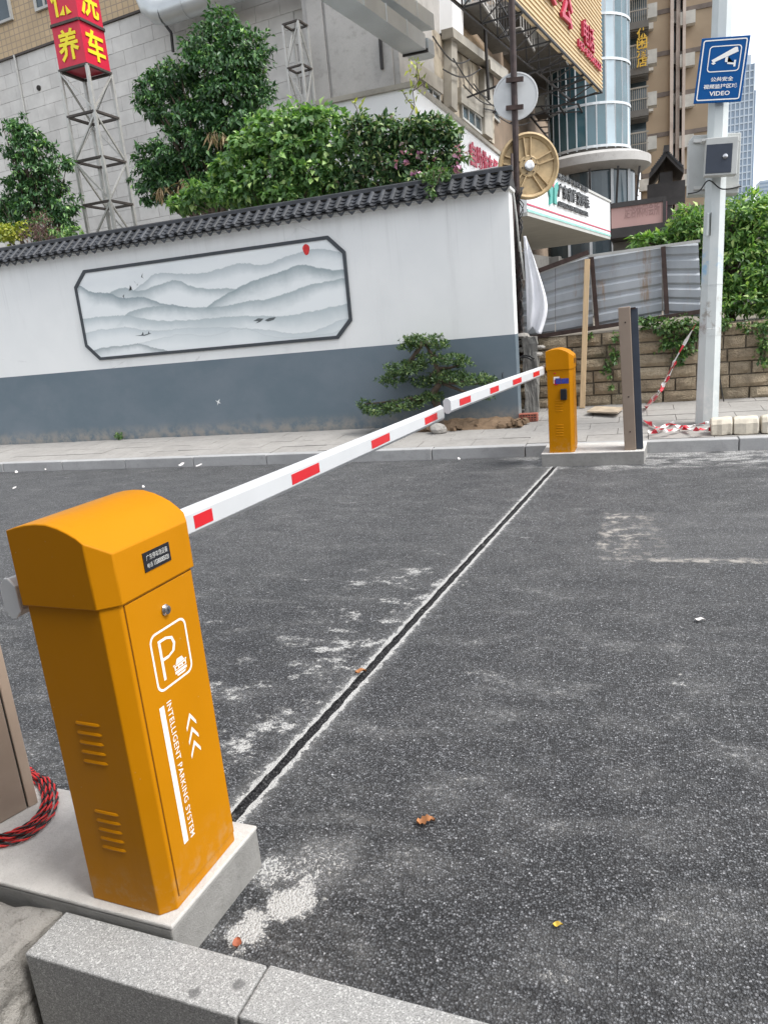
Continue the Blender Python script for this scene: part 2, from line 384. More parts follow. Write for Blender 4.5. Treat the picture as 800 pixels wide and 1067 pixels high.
# plaster of the boundary wall
def plaster():
    t = NT('white_plaster'); x, y, z = t.xyz(); n1 = t.noise(.9, 6, .6); 
    c = t.mix(t.ramp(n1, .3, .75), (.81, .815, .80), (.75, .76, .75))
    st = t.noise(2.2, 6, .65, t.map((1.6, 1, .25))); c = t.mix(t.ramp(st, .52, .8, 0, .34), c, (.58, .58, .57)); st2 = t.noise(3.0, 5, .7, t.map((5, 1, .12), (2, 0, 0))); c = t.mix(t.math('MULTIPLY', t.ramp(st2, .56, .72, 0, .30), t.ramp(z, 1.6, 2.8)), c, (.46, .46, .45)); ck = t.vor(.55, 'Distance', t.map((1, 1, 1.2), (.3, 0, .4)), 'DISTANCE_TO_EDGE'); c = t.mix(t.math('MULTIPLY', t.ramp(t.math('ADD', ck, t.math('MULTIPLY', t.math('SUBTRACT', t.noise(9, 6, .7), .5), .05)), 0, .0035, .35, 0), t.ramp(t.noise(.8, 2), .5, .6)), c, (.4, .4, .39))
    c = t.mix(t.math('MULTIPLY', t.ramp(z, 2.45, 2.85), t.ramp(t.noise(3, 5, .6, t.map((3, 1, .35))), .45, .7, 0, .3)), c, (.50, .50, .49))
    t.bump(t.noise(25, 5), .08, .004); t.out(c, .8, 0, .3)
    t = NT('blue_band'); x, y, z = t.xyz(); n1 = t.noise(1.1, 7, .6, t.map((1, 1, 1.4)))
    c = t.mix(t.ramp(n1, .32, .7), (.125, .165, .195), (.16, .195, .225)); 
    c = t.mix(t.ramp(t.noise(3.0, 8, .7), .58, .8, 0, .35), c, (.20, .225, .245))
    c = t.mix(t.math('MULTIPLY', t.ramp(z, .22, .42, 1, 0), t.ramp(t.noise(6, 6, .7), .35, .62, 0, .65)), c, (.36, .32, .27))
    c = t.mix(t.ramp(t.vor(1.1), .04, .10, .35, 0), c, (.10, .12, .14))
    t.bump(t.noise(30, 5), .1, .004); t.out(c, .72, 0, .3)
plaster()
simple('cornice', (.62, .62, .60), .8, var=.1, dirt=(.30, .30, .29), ds=5, damt=.6)
simple('roof_tile', (.030, .034, .042), .55, var=.25, vs=9, dirt=(.10, .11, .12), ds=14, dlo=.5, dhi=.8, damt=.5, orand=.45)
simple('frame_dark', (.045, .052, .06), .6, var=.12, vs=6)
simple('ink', (.10, .115, .12), .8, var=.2)
simple('seal_red', (.62, .03, .03), .7, var=.2, vs=40)

def stoneblock():
    t = NT('stone_block'); r = t.orand(); n = t.noise(7, 7, .65)
    c = t.cramp(r, [(0, (.33, .26, .18)), (.4, (.44, .355, .25)), (.75, (.37, .305, .22)), (1, (.50, .415, .30))])
    c = t.mix(t.ramp(n, .42, .72, 0, .6), c, (.19, .155, .11)); c = t.mix(t.ramp(t.noise(2.1, 6, .7), .52, .7, 0, .55), c, (.085, .09, .055))
    t.bump(t.math('ADD', t.noise(16, 6, .7), t.noise(60, 3)), 1.0, .03); t.out(c, .92, 0, .2)
stoneblock()
simple('pave_joint', (.20, .19, .18), .95, var=.3, vs=6)
simple('mortar', (.17, .145, .11), .95, var=.3, vs=20)
def corr():
    t = NT('galvanised'); n = t.noise(2.2, 6, .6, t.map((1, 1, .5))); x, y, z = t.xyz()
    c = t.mix(t.ramp(n, .3, .7), (.30, .325, .35), (.42, .445, .47)); 
    rs = t.noise(2.4, 7, .7, t.map((2.2, 1, .35), (4, 0, 0))); c = t.mix(t.ramp(rs, .58, .72, 0, .8), c, (.30, .19, .10))
    t.out(c, .5, .35)
corr()
simple('rusty_steel', (.055, .035, .03), .75, .2, var=.3, vs=12)
simple('dark_pole', (.045, .030, .028), .6, .3, var=.3, vs=12)
simple('wood', (.58, .42, .25), .75, var=.15, vs=3, stretch=(25, 25, 1.2))
simple('wood_flat', (.42, .34, .25), .8, var=.2, vs=10, dirt=(.30, .28, .25), damt=.6)
simple('red_brick', (.34, .11, .075), .9, var=.25, vs=25)
simple('cloth_white', (.78, .79, .83), .9, var=.04, vs=8)
simple('gold_wheel', (.42, .31, .17), .6, .15, var=.15, vs=8, dirt=(.22, .15, .08), ds=5, damt=.6)
simple('disc_grey', (.50, .51, .51), .5, .25, var=.08, vs=6, dirt=(.36, .36, .35), ds=3, damt=.5)
def polem():
    t = NT('pole_paint'); n = t.noise(2.0, 6, .65, t.map((1, 1, .6))); x, y, z = t.xyz()
    c = t.mix(t.ramp(n, .35, .65), (.50, .54, .54), (.60, .63, .62))
    pl = t.math('MULTIPLY', t.ramp(t.noise(9, 8, .75), .50, .62), t.math('MULTIPLY', t.ramp(z, 1.0, 1.15), t.ramp(z, 1.35, 1.5, 1, 0)))
    c = t.mix(pl, c, (.33, .31, .28)); 
    bl = t.math('MULTIPLY', t.ramp(t.noise(6, 5, .6), .48, .62), t.math('MULTIPLY', t.ramp(z, 1.55, 1.62), t.ramp(z, 1.8, 1.9, 1, 0)))
    c = t.mix(t.math('MULTIPLY', bl, .7), c, (.16, .42, .66)); c = t.mix(t.ramp(t.noise(22, 8, .75), .66, .74, 0, .7), c, (.22, .17, .13))
    wear = t.math('MULTIPLY', t.ramp(t.noise(5, 6, .7), .5, .65, 0, .5), t.ramp(z, 1.6, .4)); c = t.mix(wear, c, (.70, .70, .68))
    t.out(c, .5, .1)
polem()
simple('box_grey', (.50, .51, .49), .55, .1, var=.08, dirt=(.30, .29, .27), ds=5, damt=.5)
simple('box_edge', (.60, .60, .57), .5, .1, var=.1)
simple('sign_blue', (.003, .080, .27), .5, var=.05, spec=.15)
simple('tape_white', (.75, .72, .70), .5, var=.05)
simple('tape_red', (.62, .03, .05), .45, var=.1)
simple('cream_stone', (.56, .51, .42), .9, var=.12, vs=14, dirt=(.16, .14, .11), ds=9, dlo=.58, dhi=.72, damt=.8, bump=.4)
simple('black_mark', (.03, .03, .03), .9)

def leafm(name, stops, rough=.5, trans=.25):
    t = NT(name); r = t.irand(); c = t.cramp(r, stops); t.out(c, rough, 0, .6)
    bs = t.b; tr = t.n('ShaderNodeBsdfTranslucent'); t.set(tr, 'Color', t.mix(1.0, c, (1.3, 1.5, .6), 'MULTIPLY')); mx = t.n('ShaderNodeMixShader'); t.set(mx, 0, trans)
    t.t.links.new(bs.outputs[0], mx.inputs[1]); t.t.links.new(tr.outputs[0], mx.inputs[2]); t.t.links.new(mx.outputs[0], t.t.nodes['Material Output'].inputs['Surface'])
leafm('leaf_dark', [(0, (0.020, 0.057, 0.022)), (0.45, (0.043, 0.118, 0.042)), (0.8, (0.091, 0.208, 0.072)), (0.94, (0.165, 0.321, 0.105)), (1, (0.363, 0.567, 0.189))], 0.42, 0.2)
leafm('leaf_mid', [(0, (0.046, 0.114, 0.041)), (0.45, (0.116, 0.230, 0.076)), (0.8, (0.213, 0.376, 0.116)), (1, (0.468, 0.600, 0.230))], 0.45, 0.3)
leafm('leaf_mixed', [(0, (0.019, 0.055, 0.024)), (0.5, (0.058, 0.129, 0.046)), (0.82, (0.134, 0.238, 0.084)), (0.93, (0.346, 0.416, 0.168)), (1, (0.250, 0.158, 0.168))], 0.45, 0.2)
leafm('leaf_hedge', [(0, (0.045, 0.114, 0.036)), (0.45, (0.126, 0.252, 0.067)), (0.8, (0.252, 0.428, 0.110)), (1, (0.500, 0.600, 0.214))], 0.45, 0.3)
leafm('leaf_ivy', [(0, (0.032, 0.085, 0.021)), (0.6, (0.080, 0.170, 0.042)), (1, (0.192, 0.289, 0.077))], 0.45, 0.2)
leafm('leaf_needle', [(0, (0.022, 0.057, 0.022)), (0.5, (0.059, 0.119, 0.040)), (0.85, (0.129, 0.212, 0.064)), (1, (0.276, 0.347, 0.118))], 0.5, 0.2)
leafm('leaf_gold', [(0, (.12, .16, .02)), (.6, (.30, .34, .04)), (1, (.50, .48, .08))])
leafm('leaf_purple', [(0, (.09, .04, .05)), (.6, (.16, .09, .09)), (1, (.25, .17, .14))])
leafm('petal', [(0, (.22, .08, .17)), (.6, (.38, .15, .28)), (1, (.55, .30, .42))])
leafm('dead_leaf', [(0, (.22, .14, .07)), (1, (.42, .32, .18))])
simple('bark', (.10, .075, .055), .95, var=.3, vs=14, bump=.5, bs=40)

simple('panel_stone', (.60, .59, .565), .75, var=.08, vs=2.5, dirt=(.47, .455, .435), ds=1.0, dlo=.45, dhi=.7, damt=.6, orand=.16)
simple('panel_joint', (.50, .49, .47), .9, var=.1)
def tilewall(name, a, b, grout, sx=.14, sz=.09, mort=.012):
    t = NT(name); x, y, z = t.xyz(); cmb = t.n('ShaderNodeCombineXYZ'); t.set(cmb, 0, t.math('ADD', x, y)); t.set(cmb, 1, z)
    br = t.n('ShaderNodeTexBrick'); br.offset = 0.0; t.set(br, 'Vector', cmb.outputs[0]); t.set(br, 'Scale', 1.0); br.inputs['Brick Width'].default_value = sx; br.inputs['Row Height'].default_value = sz
    br.inputs['Mortar Size'].default_value = mort; br.inputs['Color1'].default_value = a+(1,); br.inputs['Color2'].default_value = b+(1,); br.inputs['Mortar'].default_value = grout+(1,)
    c = t.mix(t.ramp(t.noise(.7, 6, .65), .45, .75, 0, .5), br.outputs['Color'], tuple(k*.6 for k in a)); t.out(c, .6)
tilewall('tan_tile', (.50, .37, .22), (.44, .33, .20), (.28, .22, .16), .16, .15)
tilewall('tan_brick', (.36, .25, .14), (.31, .21, .12), (.24, .19, .14), .24, .07)
simple('duct_metal', (.52, .55, .56), .38, .55, var=.08, vs=1.5)
simple('duct_shade', (.20, .205, .20), .7, .2, var=.12, vs=1.5)
simple('galv_tower', (.46, .46, .44), .5, .35, var=.12, vs=6, dirt=(.25, .22, .19), ds=6, damt=.5)
simple('tower_plate', (.07, .06, .055), .7, .2, var=.2)
simple('sign_red', (.55, .012, .045), .45, var=.06)
simple('sign_yellow', (.80, .68, .02), .5, var=.05)
simple('window_glass', (.06, .085, .10), .08, var=.2, vs=.8)
simple('window_frame', (.42, .42, .40), .5, var=.1)
simple('glass_blue', (.035, .085, .105), .07, 0.0, var=.5, vs=.45, spec=.9)
simple('glass_pale_reflection', (.34, .43, .48), .1, 0.0, var=.15, vs=.5, spec=.9)
simple('mullion', (.55, .58, .60), .4, .3, var=.08)
simple('tan_render', (.34, .265, .185), .85, var=.1, vs=.3, dirt=(.24, .18, .12), ds=.25, damt=.5)
simple('tan_band', (.15, .125, .11), .85, var=.15)
simple('pale_shaft', (.52, .45, .40), .85, var=.15, vs=.5, dirt=(.28, .22, .19), ds=.8, damt=.7)
simple('beige_stone', (.42, .37, .29), .9, var=.2, vs=1.4, dirt=(.12, .10, .08), ds=2.6, dlo=.48, dhi=.60, damt=.85, stretch=(1, 1, .6))
simple('beige_trim', (.33, .31, .27), .85, var=.15, vs=1.5, dirt=(.15, .14, .12), ds=2, damt=.6)
simple('facade_brown', (.24, .18, .13), .9, var=.2, vs=.7, dirt=(.10, .085, .07), ds=.8, damt=.7)
simple('iron', (.035, .033, .033), .6, .3, var=.2)
simple('pale_iron', (.50, .48, .45), .5, .3, var=.1)
simple('ac_white', (.50, .49, .45), .6, var=.12, vs=2)
simple('billboard_tan', (.56, .42, .235), .6, var=.06, vs=.6)
simple('letter_red', (.42, .02, .06), .45, var=.1)
simple('shop_white', (.78, .79, .80), .5, var=.03, vs=.6, dirt=(.60, .60, .59), ds=.6, damt=.3)
simple('letter_black', (.03, .032, .035), .5, var=.1)
simple('logo_teal', (.05, .30, .26), .5, var=.05)
simple('stripe_red', (.45, .04, .09), .5)
simple('stripe_teal', (.25, .50, .45), .5)
simple('soffit', (.42, .42, .40), .8, var=.06)
simple('pink_sign', (.46, .29, .27), .6, var=.06, vs=1.0)
simple('pink_side', (.62, .30, .33), .6, var=.06)
simple('ghost_text', (.33, .20, .19), .7, var=.2)
simple('gold_text', (.66, .42, .05), .5, var=.1)
simple('dark_wood', (.035, .032, .032), .6, var=.2)
simple('tower_glass', (.24, .31, .40), .35, 0, var=.12, vs=.02, spec=.6)
simple('tower_rib', (.46, .53, .60), .5, 0, var=.06, vs=.05)
simple('blocker_grey', (.30, .30, .31), .7, var=.1)
simple('terrace', (.16, .14, .11), .95, var=.3, vs=1.5)
simple('ground_soil', (.085, .072, .06), .95, var=.4, vs=8, bump=.8, bs=50)

# ------------------------------------------------------------------ setting
WALL_Y, WALL_X1, WALL_X0 = 8.83, -1.36, -11.0
KERB_Y = 7.47
def walk_z(y): return .118 + .055*(y-KERB_Y-.15)

g = MB(); g.quad((-2500, -2500, -.30), (2500, -2500, -.30), (2500, 2500, -.30), (-2500, 2500, -.30)); struct('ground', g, 'ground_soil')
# road: two sheets either side of the sawn groove, which is a real slot
GW = .019
def gx(y): return GX0 + GSL*(y-2)
m = MB(); y0, y1 = 1.40, 7.0; NG = 140; rj = random.Random(77)
gy = [y0+(y1-y0)*(i/NG)**1.6 for i in range(NG+1)]
gl = [(gx(y)-GW+rj.uniform(-.0035, .003), y) for y in gy]; gr_ = [(gx(y)+GW+rj.uniform(-.003, .0035), y) for y in gy]
def strip(xa0, xa1, ya, xb0, xb1, yb): m.quad((xa0, ya, 0), (xa1, ya, 0), (xb1, yb, 0), (xb0, yb, 0))
strip(-40, 40, 1.05, -40, 40, y0); strip(-40, 40, y1, -40, 40, KERB_Y+.02)
for i in range(NG):
    strip(-40, gl[i][0], gy[i], -40, gl[i+1][0], gy[i+1]); strip(gr_[i][0], 40, gy[i], gr_[i+1][0], 40, gy[i+1])
struct('road', m, 'asphalt')
m = MB(); GD = -.014
for i in range(NG):
    for sd in (gl, gr_): m.quad((sd[i][0], gy[i], 0), (sd[i+1][0], gy[i+1], 0), (sd[i+1][0], gy[i+1], GD), (sd[i][0], gy[i], GD))
    z0g, z1g = GD, GD
    m.quad((gl[i][0], gy[i], GD), (gr_[i][0], gy[i], GD), (gr_[i+1][0], gy[i+1], GD), (gl[i+1][0], gy[i+1], GD))
struct('road_groove', m, 'groove_fill')

rng = random.Random(5)
# far kerb
root = bpy.data.objects.new('far_kerb', None); COL.objects.link(root); root['kind'] = 'structure'; root.location = (0, KERB_Y, 0); LOC[root.name] = Vector(root.location)
me = mesh_of(MB().bb(-.496, .496, 0, .13, -.25, .118), 'kerb_concrete')
xk = -11.6
while xk < 3:
    o = piece('kerb_stone', me, root, (xk, KERB_Y+rng.uniform(-.004, .004), rng.uniform(-.003, .003))); xk += 1.0
    md = o.modifiers.new('b', 'BEVEL'); md.width = .008; md.segments = 2
# sidewalk with slabs
m = MB(); m.quad((-40, KERB_Y+.13, -.02+walk_z(KERB_Y+.13)), (40, KERB_Y+.13, -.02+walk_z(KERB_Y+.13)), (40, 10.2, -.02+walk_z(10.2)), (-40, 10.2, -.02+walk_z(10.2)))
sw = struct('sidewalk', m, 'pave_joint')
sl_ang = math.atan(.055)
me = mesh_of(MB().bb(-.297, .297, -.147, .147, -.03, 0), 'pave')
yy = KERB_Y+.13+.152; row = 0
while yy < 9.75:
    xx = -11 + (.3 if row % 2 else 0)
    while xx < 2.6:
        if not (yy > WALL_Y-.1 and xx < WALL_X1-.4):
            piece('paving_slab', me, sw, (xx, yy, walk_z(yy)+rng.uniform(-.004, .003)), (sl_ang+rng.uniform(-.006, .006), rng.uniform(-.004, .004), 0))
        xx += .6
    yy += .3; row += 1

# near kerb: granite blocks between the pit and the road
root = bpy.data.objects.new('near_kerb', None); COL.objects.link(root); root['kind'] = 'structure'; root.location = (-.8, 1.05, -.16); LOC[root.name] = Vector(root.location)
ang_k = 0.0
KA = -.039; kx = Vector((cos(KA), sin(KA), 0)); ky = Vector((-sin(KA), cos(KA), 0)); K0 = Vector((-1.345, 1.1345, 0))   # back left corner of the first block
def kbox(s0, s1, zt, dy=0.0, z0=-.17): return MB().box(K0 + kx*((s0+s1)/2) - ky*(.065-dy) + Vector((0, 0, (z0+zt)/2)), (s1-s0, .130, zt-z0), (kx, ky, Vector((0, 0, 1))))
kbox(0, .572, .099).build('granite_block', 'granite', root, bevel=.004)
kbox(.578, 1.575, .101, .002).build('granite_block', 'granite', root, bevel=.004)
kbox(1.581, 2.58, .099).build('granite_block', 'granite', root, bevel=.004)
kbox(-2, 2.6, -.171, .004, -.31).build('footing', 'rough_concrete', root)
# rough old concrete at the left end of the kerb
def rough_block(x0, x1, y0, y1, z0, z1, n, amp, seed):
    bm = bmesh.new(); bmesh.ops.create_cube(bm, size=1); bmesh.ops.subdivide_edges(bm, edges=bm.edges[:], cuts=n, use_grid_fill=True)
    from mathutils import noise as mn
    m = MB()
    for v in bm.verts:
        p = Vector((x0+(v.co.x+.5)*(x1-x0), y0+(v.co.y+.5)*(y1-y0), z0+(v.co.z+.5)*(z1-z0)))
        q = p*7+Vector((seed, seed*2, 0)); d = mn.noise_vector(q)*amp + mn.noise_vector(q*3.1)*amp*.5 + mn.noise_vector(q*9)*amp*.28
        top = v.co.z > .49
        v.co = p + Vector((d.x, d.y, d.z*(.45 if top else 1)))
    bm.verts.index_update(); m.add([v.co.copy() for v in bm.verts], [tuple(v.index for v in f.verts) for f in bm.faces]); bm.free(); return m
m = rough_block(-2.6, -1.375, .60, 1.135, -.30, .088, 40, .022, 3); m.build('broken_concrete', 'rough_concrete', root, smooth='all')
# white pipe in the pit
a = onz(28, 1066, -.17); b = onz(62, 1046, -.17); d = (b-a).normalized()
solo('drain_pipe', MB().tube([a-d*.35, b+d*.12], .013, 14), 'pvc', 'white plastic pipe lying in the pit below the near kerb', 'pipe', smooth=True)
# stones in the pit
rr = random.Random(2)
m = MB()
for k in range(60):
    c = Vector((rr.uniform(-1.5, .4), rr.uniform(.55, .97), -.29)); r = rr.uniform(.008, .03)
    m.box(c, (r*2, r*1.5, r*1.4), (Vector((cos(k), sin(k), .2)).normalized(), Vector((-sin(k), cos(k), 0)), Vector((0, .2, 1)).normalized()))
m.build('pit_rubble', 'rough_concrete', kind='stuff')

# unseen block added behind the camera to keep skylight off the near cabinet
root = thing('light_blocker', 'plain grey building-shaped light blocker added behind the camera, out of view', 'building', (-1.5, -2.9, -.30))
MB().bb(-8.0, 5.0, -5.0, -.78, -.30, 4.15).build('wall', 'blocker_grey', root)
MB().bb(-8.1, 5.1, -5.1, -.70, 4.152, 4.30).build('roof', 'blocker_grey', root)
MB().bb(-.2, .7, -.782, -.75, -.29, 1.9).build('door', 'window_frame', root)  # door and windows only dress the added blocker
MB().bb(-2.6, -.8, -.782, -.76, .8, 2.0).build('window', 'window_glass', root)
MB().bb(1.4, 3.2, -.782, -.76, .8, 2.0).build('window', 'window_glass', root)

# ------------------------------------------------------------------ near and far plinths
def plinth(x0, x1, y0, y1, h, label, skew=0.0, y2=None, y3=None):
    q = [(x0, y3 or y0, -.05), (x1, y0, -.05), (x1+skew, y1, -.05), (x0, y2 or y1, -.05)]
    t = thing('concrete_plinth', label, 'plinth', ((x0+x1)/2, (y0+y1)/2, -.05), 0, 'concrete plinths of the barrier gates')
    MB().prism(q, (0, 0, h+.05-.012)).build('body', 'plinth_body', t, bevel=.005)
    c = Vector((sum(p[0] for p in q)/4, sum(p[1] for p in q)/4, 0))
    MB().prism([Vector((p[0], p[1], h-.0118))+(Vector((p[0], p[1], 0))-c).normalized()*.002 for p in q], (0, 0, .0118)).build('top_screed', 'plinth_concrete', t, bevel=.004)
    return t
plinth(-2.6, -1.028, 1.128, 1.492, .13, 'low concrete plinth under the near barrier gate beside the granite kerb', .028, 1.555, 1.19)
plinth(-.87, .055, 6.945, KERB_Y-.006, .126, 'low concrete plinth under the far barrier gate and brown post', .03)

# ------------------------------------------------------------------ barrier gates
W_, D_, C_ = .232, .297, .030
ZB = .78
def lid_z(x):      # arched lid profile across the width
    pts = [(-.01, .950), (.03, .961), (.07, .967), (.11, .966), (.15, .956), (.185, .938), (.215, .915), (.245, .888)]
    for (a, za), (b, zb) in zip(pts, pts[1:]):
        if x <= b: return za + (zb-za)*(x-a)/(b-a)
    return pts[-1][1]
def foot(o): return [(-o, -o), (W_-C_, -o), (W_+o, C_), (W_+o, D_-.02), (W_-.02+o, D_+o), (-o, D_+o)]
def make_gate(label, loc, rot, group):
    t = thing('barrier_gate', label, 'barrier gate', loc, rot, group)
    b = MB(); b.prism([(x, y, 0) for x, y in foot(0)], (0, 0, ZB)); b.build('cabinet_body', 'yellow', t, bevel=.003, local=True)
    # lid: footprint slices lofted to the arched profile
    o = .007; m = MB(); xs = [-o, .02, .05, .08, .11, .14, .165, .185, W_-C_, W_-C_+.018, W_+o]
    def yr(x):
        y0 = -o if x <= W_-C_ else -o + (C_+o)*(x-(W_-C_))/(C_+o)
        y1 = D_+o if x <= W_-.02+o else D_+o-(x-(W_-.02+o))
        return y0, y1
    n = len(xs); vs = []
    for x in xs:
        a, c = yr(x); zt = lid_z(x); vs += [(x, a, ZB-.002), (x, c, ZB-.002), (x, c, zt), (x, a, zt)]
    fs = []
    for i in range(n-1):
        A, B = i*4, i*4+4
        fs += [(A, B, B+1, A+1), (A+3, A+2, B+2, B+3), (A, A+3, B+3, B), (A+1, B+1, B+2, A+2)]
    fs += [(0, 1, 2, 3), ((n-1)*4, (n-1)*4+3, (n-1)*4+2, (n-1)*4+1)]
    m.add(vs, fs); lid = m.build('lid', 'yellow', t, smooth=True, bevel=.0025, local=True)
    MB().bb(W_+o+.0002, W_+o+.002, .115, .206, .822, .866).build('name_plate', 'black_plate', lid, local=True)
    # door on the printed side: recessed gap lines round a flush panel
    X = W_
    g = MB()
    MB().bb(X+.0002, X+.0028, .041, .277, .03, .772).build('door', 'yellow', t, bevel=.0012, local=True)
    for (y0_, y1_, z0_, z1_) in ((.0394, .0408, .028, .774), (.2772, .2786, .028, .774), (.041, .277, .0284, .0298), (.041, .277, .7722, .7736)):
        g.bb(X-.003, X+.0006, y0_, y1_, z0_, z1_)
    g.build('door_gap', 'gap_brown', t, local=True)
    # pressed louvres on the narrow side
    for zb in (.165, .397):
        for k in range(5):
            z = zb + k*.0245; m = MB()
            m.tube([(.063, .005, z), (.072, .0028, z), (.133, .0028, z), (.142, .005, z)], [.0035, .0062, .0062, .0035], 8)
            m.build('louvre', 'yellow', t, smooth=True, local=True)
    return t, lid
def local_text(mb, s, y, z, ex, ey, x, **k): text(mb, s, (x, y, z), Vector(ex), Vector(ey), **k)

NA = -.0518
t1, lid1 = make_gate('large yellow barrier gate cabinet with white P sign, nearest the camera', (-1.2747, 1.1594, .130), NA, 'yellow barrier gates')
t2, lid2 = make_gate('small far yellow barrier gate cabinet with blue sticker on the far plinth', (-.796, 6.9459+.03, .126), -.014, 'yellow barrier gates')
XD = W_+.0032
Y1, Z1 = Vector((0, 1, 0)), Vector((0, 0, 1))
# print on the near door
def rrect(y0, y1, z0, z1, r, x):
    pts = []
    for (cy, cz, a0) in ((y1-r, z1-r, 0), (y0+r, z1-r, 90), (y0+r, z0+r, 180), (y1-r, z0+r, 270)):
        for k in range(7): a = radians(a0+15*k); pts.append((x, cy+r*cos(a), cz+r*sin(a)))
    return pts
def ring(mb, a, b):
    n = len(a); mb.add(a+b, [(i, (i+1) % n, (i+1) % n+n, i+n) for i in range(n)])
m = MB(); ring(m, rrect(.093, .224, .533, .676, .022, XD), rrect(.0985, .2185, .5385, .6705, .017, XD)); m.build('print_frame', 'white_print', t1, local=True)
m = MB(); local_text(m, 'P', .119, .556, Y1, Z1, XD, width=.058, height=.098, bold=-.022); m.build('print_letter', 'white_print', t1, local=True)
m = MB()
m.add([(XD, .160+.043*a, .545+.042*b) for a, b in ((.10, .66), (.90, .66), (.72, .97), (.28, .97))], [(0, 1, 2, 3)])
m.add([(XD, .157+.048*a, .545+.042*b) for a, b in ((.05, .36), (.95, .36), (.95, .62), (.05, .62))], [(0, 1, 2, 3)])
m.add([(XD, .157+.048*a, .545+.042*b) for a, b in ((.05, .14), (.95, .14), (.95, .30), (.05, .30))], [(0, 1, 2, 3)])
m.add([(XD, .157+.048*a, .545+.042*b) for a, b in ((.22, -.02), (.78, -.02), (.86, .09), (.14, .09))], [(0, 1, 2, 3)])
for s in (-.02, .9): m.add([(XD, .157+.048*(s+a), .545+.042*b) for a, b in ((0, .62), (.12, .66), (.12, .72), (0, .72))], [(0, 1, 2, 3)])
m.build('print_car', 'white_print', t1, local=True)
m = MB()
for (a, b) in ((.14, .30), (.70, .86)): m.add([(XD+.0006, .157+.048*q[0], .545+.042*q[1]) for q in ((a, .42), (b, .42), (b, .56), (a, .56))], [(0, 1, 2, 3)])
m.add([(XD+.0006, .157+.048*q[0], .545+.042*q[1]) for q in ((.4, .45), (.6, .45), (.6, .52), (.4, .52))], [(0, 1, 2, 3)])
m.build('print_car_lamps', 'yellow', t1, local=True)
m = MB(); m.quad((XD, .086, .138), (XD, .1025, .138), (XD, .1025, .502), (XD, .086, .502)); m.build('print_bar', 'white_print', t1, local=True)
m = MB(); local_text(m, 'INTELLIGENT PARKING SYSTEM', .112, .503, -Z1, Y1, XD, width=.366, height=.0165, bold=.004, spacing=1.08); m.build('print_text', 'white_print', t1, local=True)
m = MB()
for k in range(3):
    z0 = .437 - k*.037; yc = .183; hw, th, dz = .019, .010, .030
    m.add([(XD, yc-hw, z0-dz), (XD, yc, z0-.0), (XD, yc+hw, z0-dz), (XD, yc+hw, z0-dz-th), (XD, yc, z0-th-.003), (XD, yc-hw, z0-dz-th)], [(0, 1, 4, 5), (1, 2, 3, 4)])
m.build('print_chevrons', 'white_print', t1, local=True)
m = MB(); m.lathe([(.0135, 0), (.0135, .003), (.011, .006), (.010, .009), (.0085, .0095)], (W_+.0029, .162, .715), (Y1, Z1, Vector((1, 0, 0))), 20); lk = m.build('lock', 'chrome', t1, smooth=True, local=True)
MB().bb(W_+.0124, W_+.0131, .1605, .1635, .711, .719).build('keyhole', 'dark_gap', lk, local=True)
XL = W_+.0095
m = MB(); local_text(m, '广东停车场设备', .124, .846, Y1, Z1, XL, width=.074, height=.0135, bold=.0)
local_text(m, '电话', .124, .829, Y1, Z1, XL, width=.018, height=.011); local_text(m, '13380085020', .147, .829, Y1, Z1, XL, width=.052, height=.0115, bold=.01)
m.build('plate_lettering', 'plate_text', lid1, local=True)
# the far cabinet's sticker and black reader
FZ = -.0015
m = MB().bb(.060, .112, FZ-.001, FZ+.0005, .655, .716); m.build('sticker', 'white_print', t2, local=True)
MB().bb(.066, .098, FZ-.002, FZ-.0011, .640, .690).build('sticker', 'red_sticker', t2, local=True)
MB().bb(.075, .125, FZ-.003, FZ-.0021, .650, .702).build('sticker', 'blue_sticker', t2, local=True)
MB().bb(.128, .196, FZ-.001, FZ+.0005, .650, .697).build('sticker', 'blue_sticker', t2, local=True)
m = MB().bb(.119, .178, -.027, -.0005, .500, .603); m.build('card_reader', 'black_plate', t2, bevel=.008, local=True)
MB().bb(.062, .082, FZ-.001, FZ+.0005, .742, .752).build('sticker', 'red_sticker', t2, local=True)
# arms: chamfered box section
def arm_section(hw, hh, c): return [(-hw, -hh+c), (-hw+c, -hh), (hw-c, -hh), (hw, -hh+c), (hw, hh-c), (hw-c, hh), (-hw+c, hh), (-hw, hh-c)]
def make_arm(parent, xc, ya, yb, za, zb, stick, cap_y, gap):
    sec = arm_section(.0225, .046, .017); m = MB()
    p0 = [(xc+a, ya, za+b) for a, b in sec]; m.prism(p0, (0, yb-ya, zb-za)); arm = m.build('boom_arm', 'white_paint', parent, bevel=.0025, local=True)
    for y, zc in ((ya, za), (yb, zb)):
        s = -1 if y == min(ya, yb) else 1
        m = MB(); m.prism([(xc+a*1.07, y+s*.0005, zc+b*1.045) for a, b in sec], (0, s*.006, 0)); m.build('end_cap', 'end_cap', arm, bevel=.002, local=True)
    for (y, L) in stick:
        k = (y-ya)/(yb-ya); z = za+(zb-za)*k
        m = MB().bb(xc+.0226, xc+.0236, y-L/2, y+L/2, z-.021, z+.019); m.build('red_sticker', 'red_sticker', arm, local=True)
    # mounting bracket on the cabinet side
    m = MB().bb(xc+.0229, -.0005, gap-.05, gap+.05, za-.045+(zb-za)*abs((gap-ya)/(yb-ya)), za+.045+(zb-za)*abs((gap-ya)/(yb-ya))); m.build('arm_bracket', 'chrome', parent, bevel=.004, local=True)
    return arm
ex1 = Vector((cos(NA), sin(NA), 0)); ey1 = Vector((-sin(NA), cos(NA), 0)); base1 = Vector((-1.2747, 1.1594, 0))
def near_s(u, v):
    pl = Plane(base1 + ex1*(-.05), ey1); p = pl.pt(u, v); return (p-base1).dot(ey1), p.z
st = []
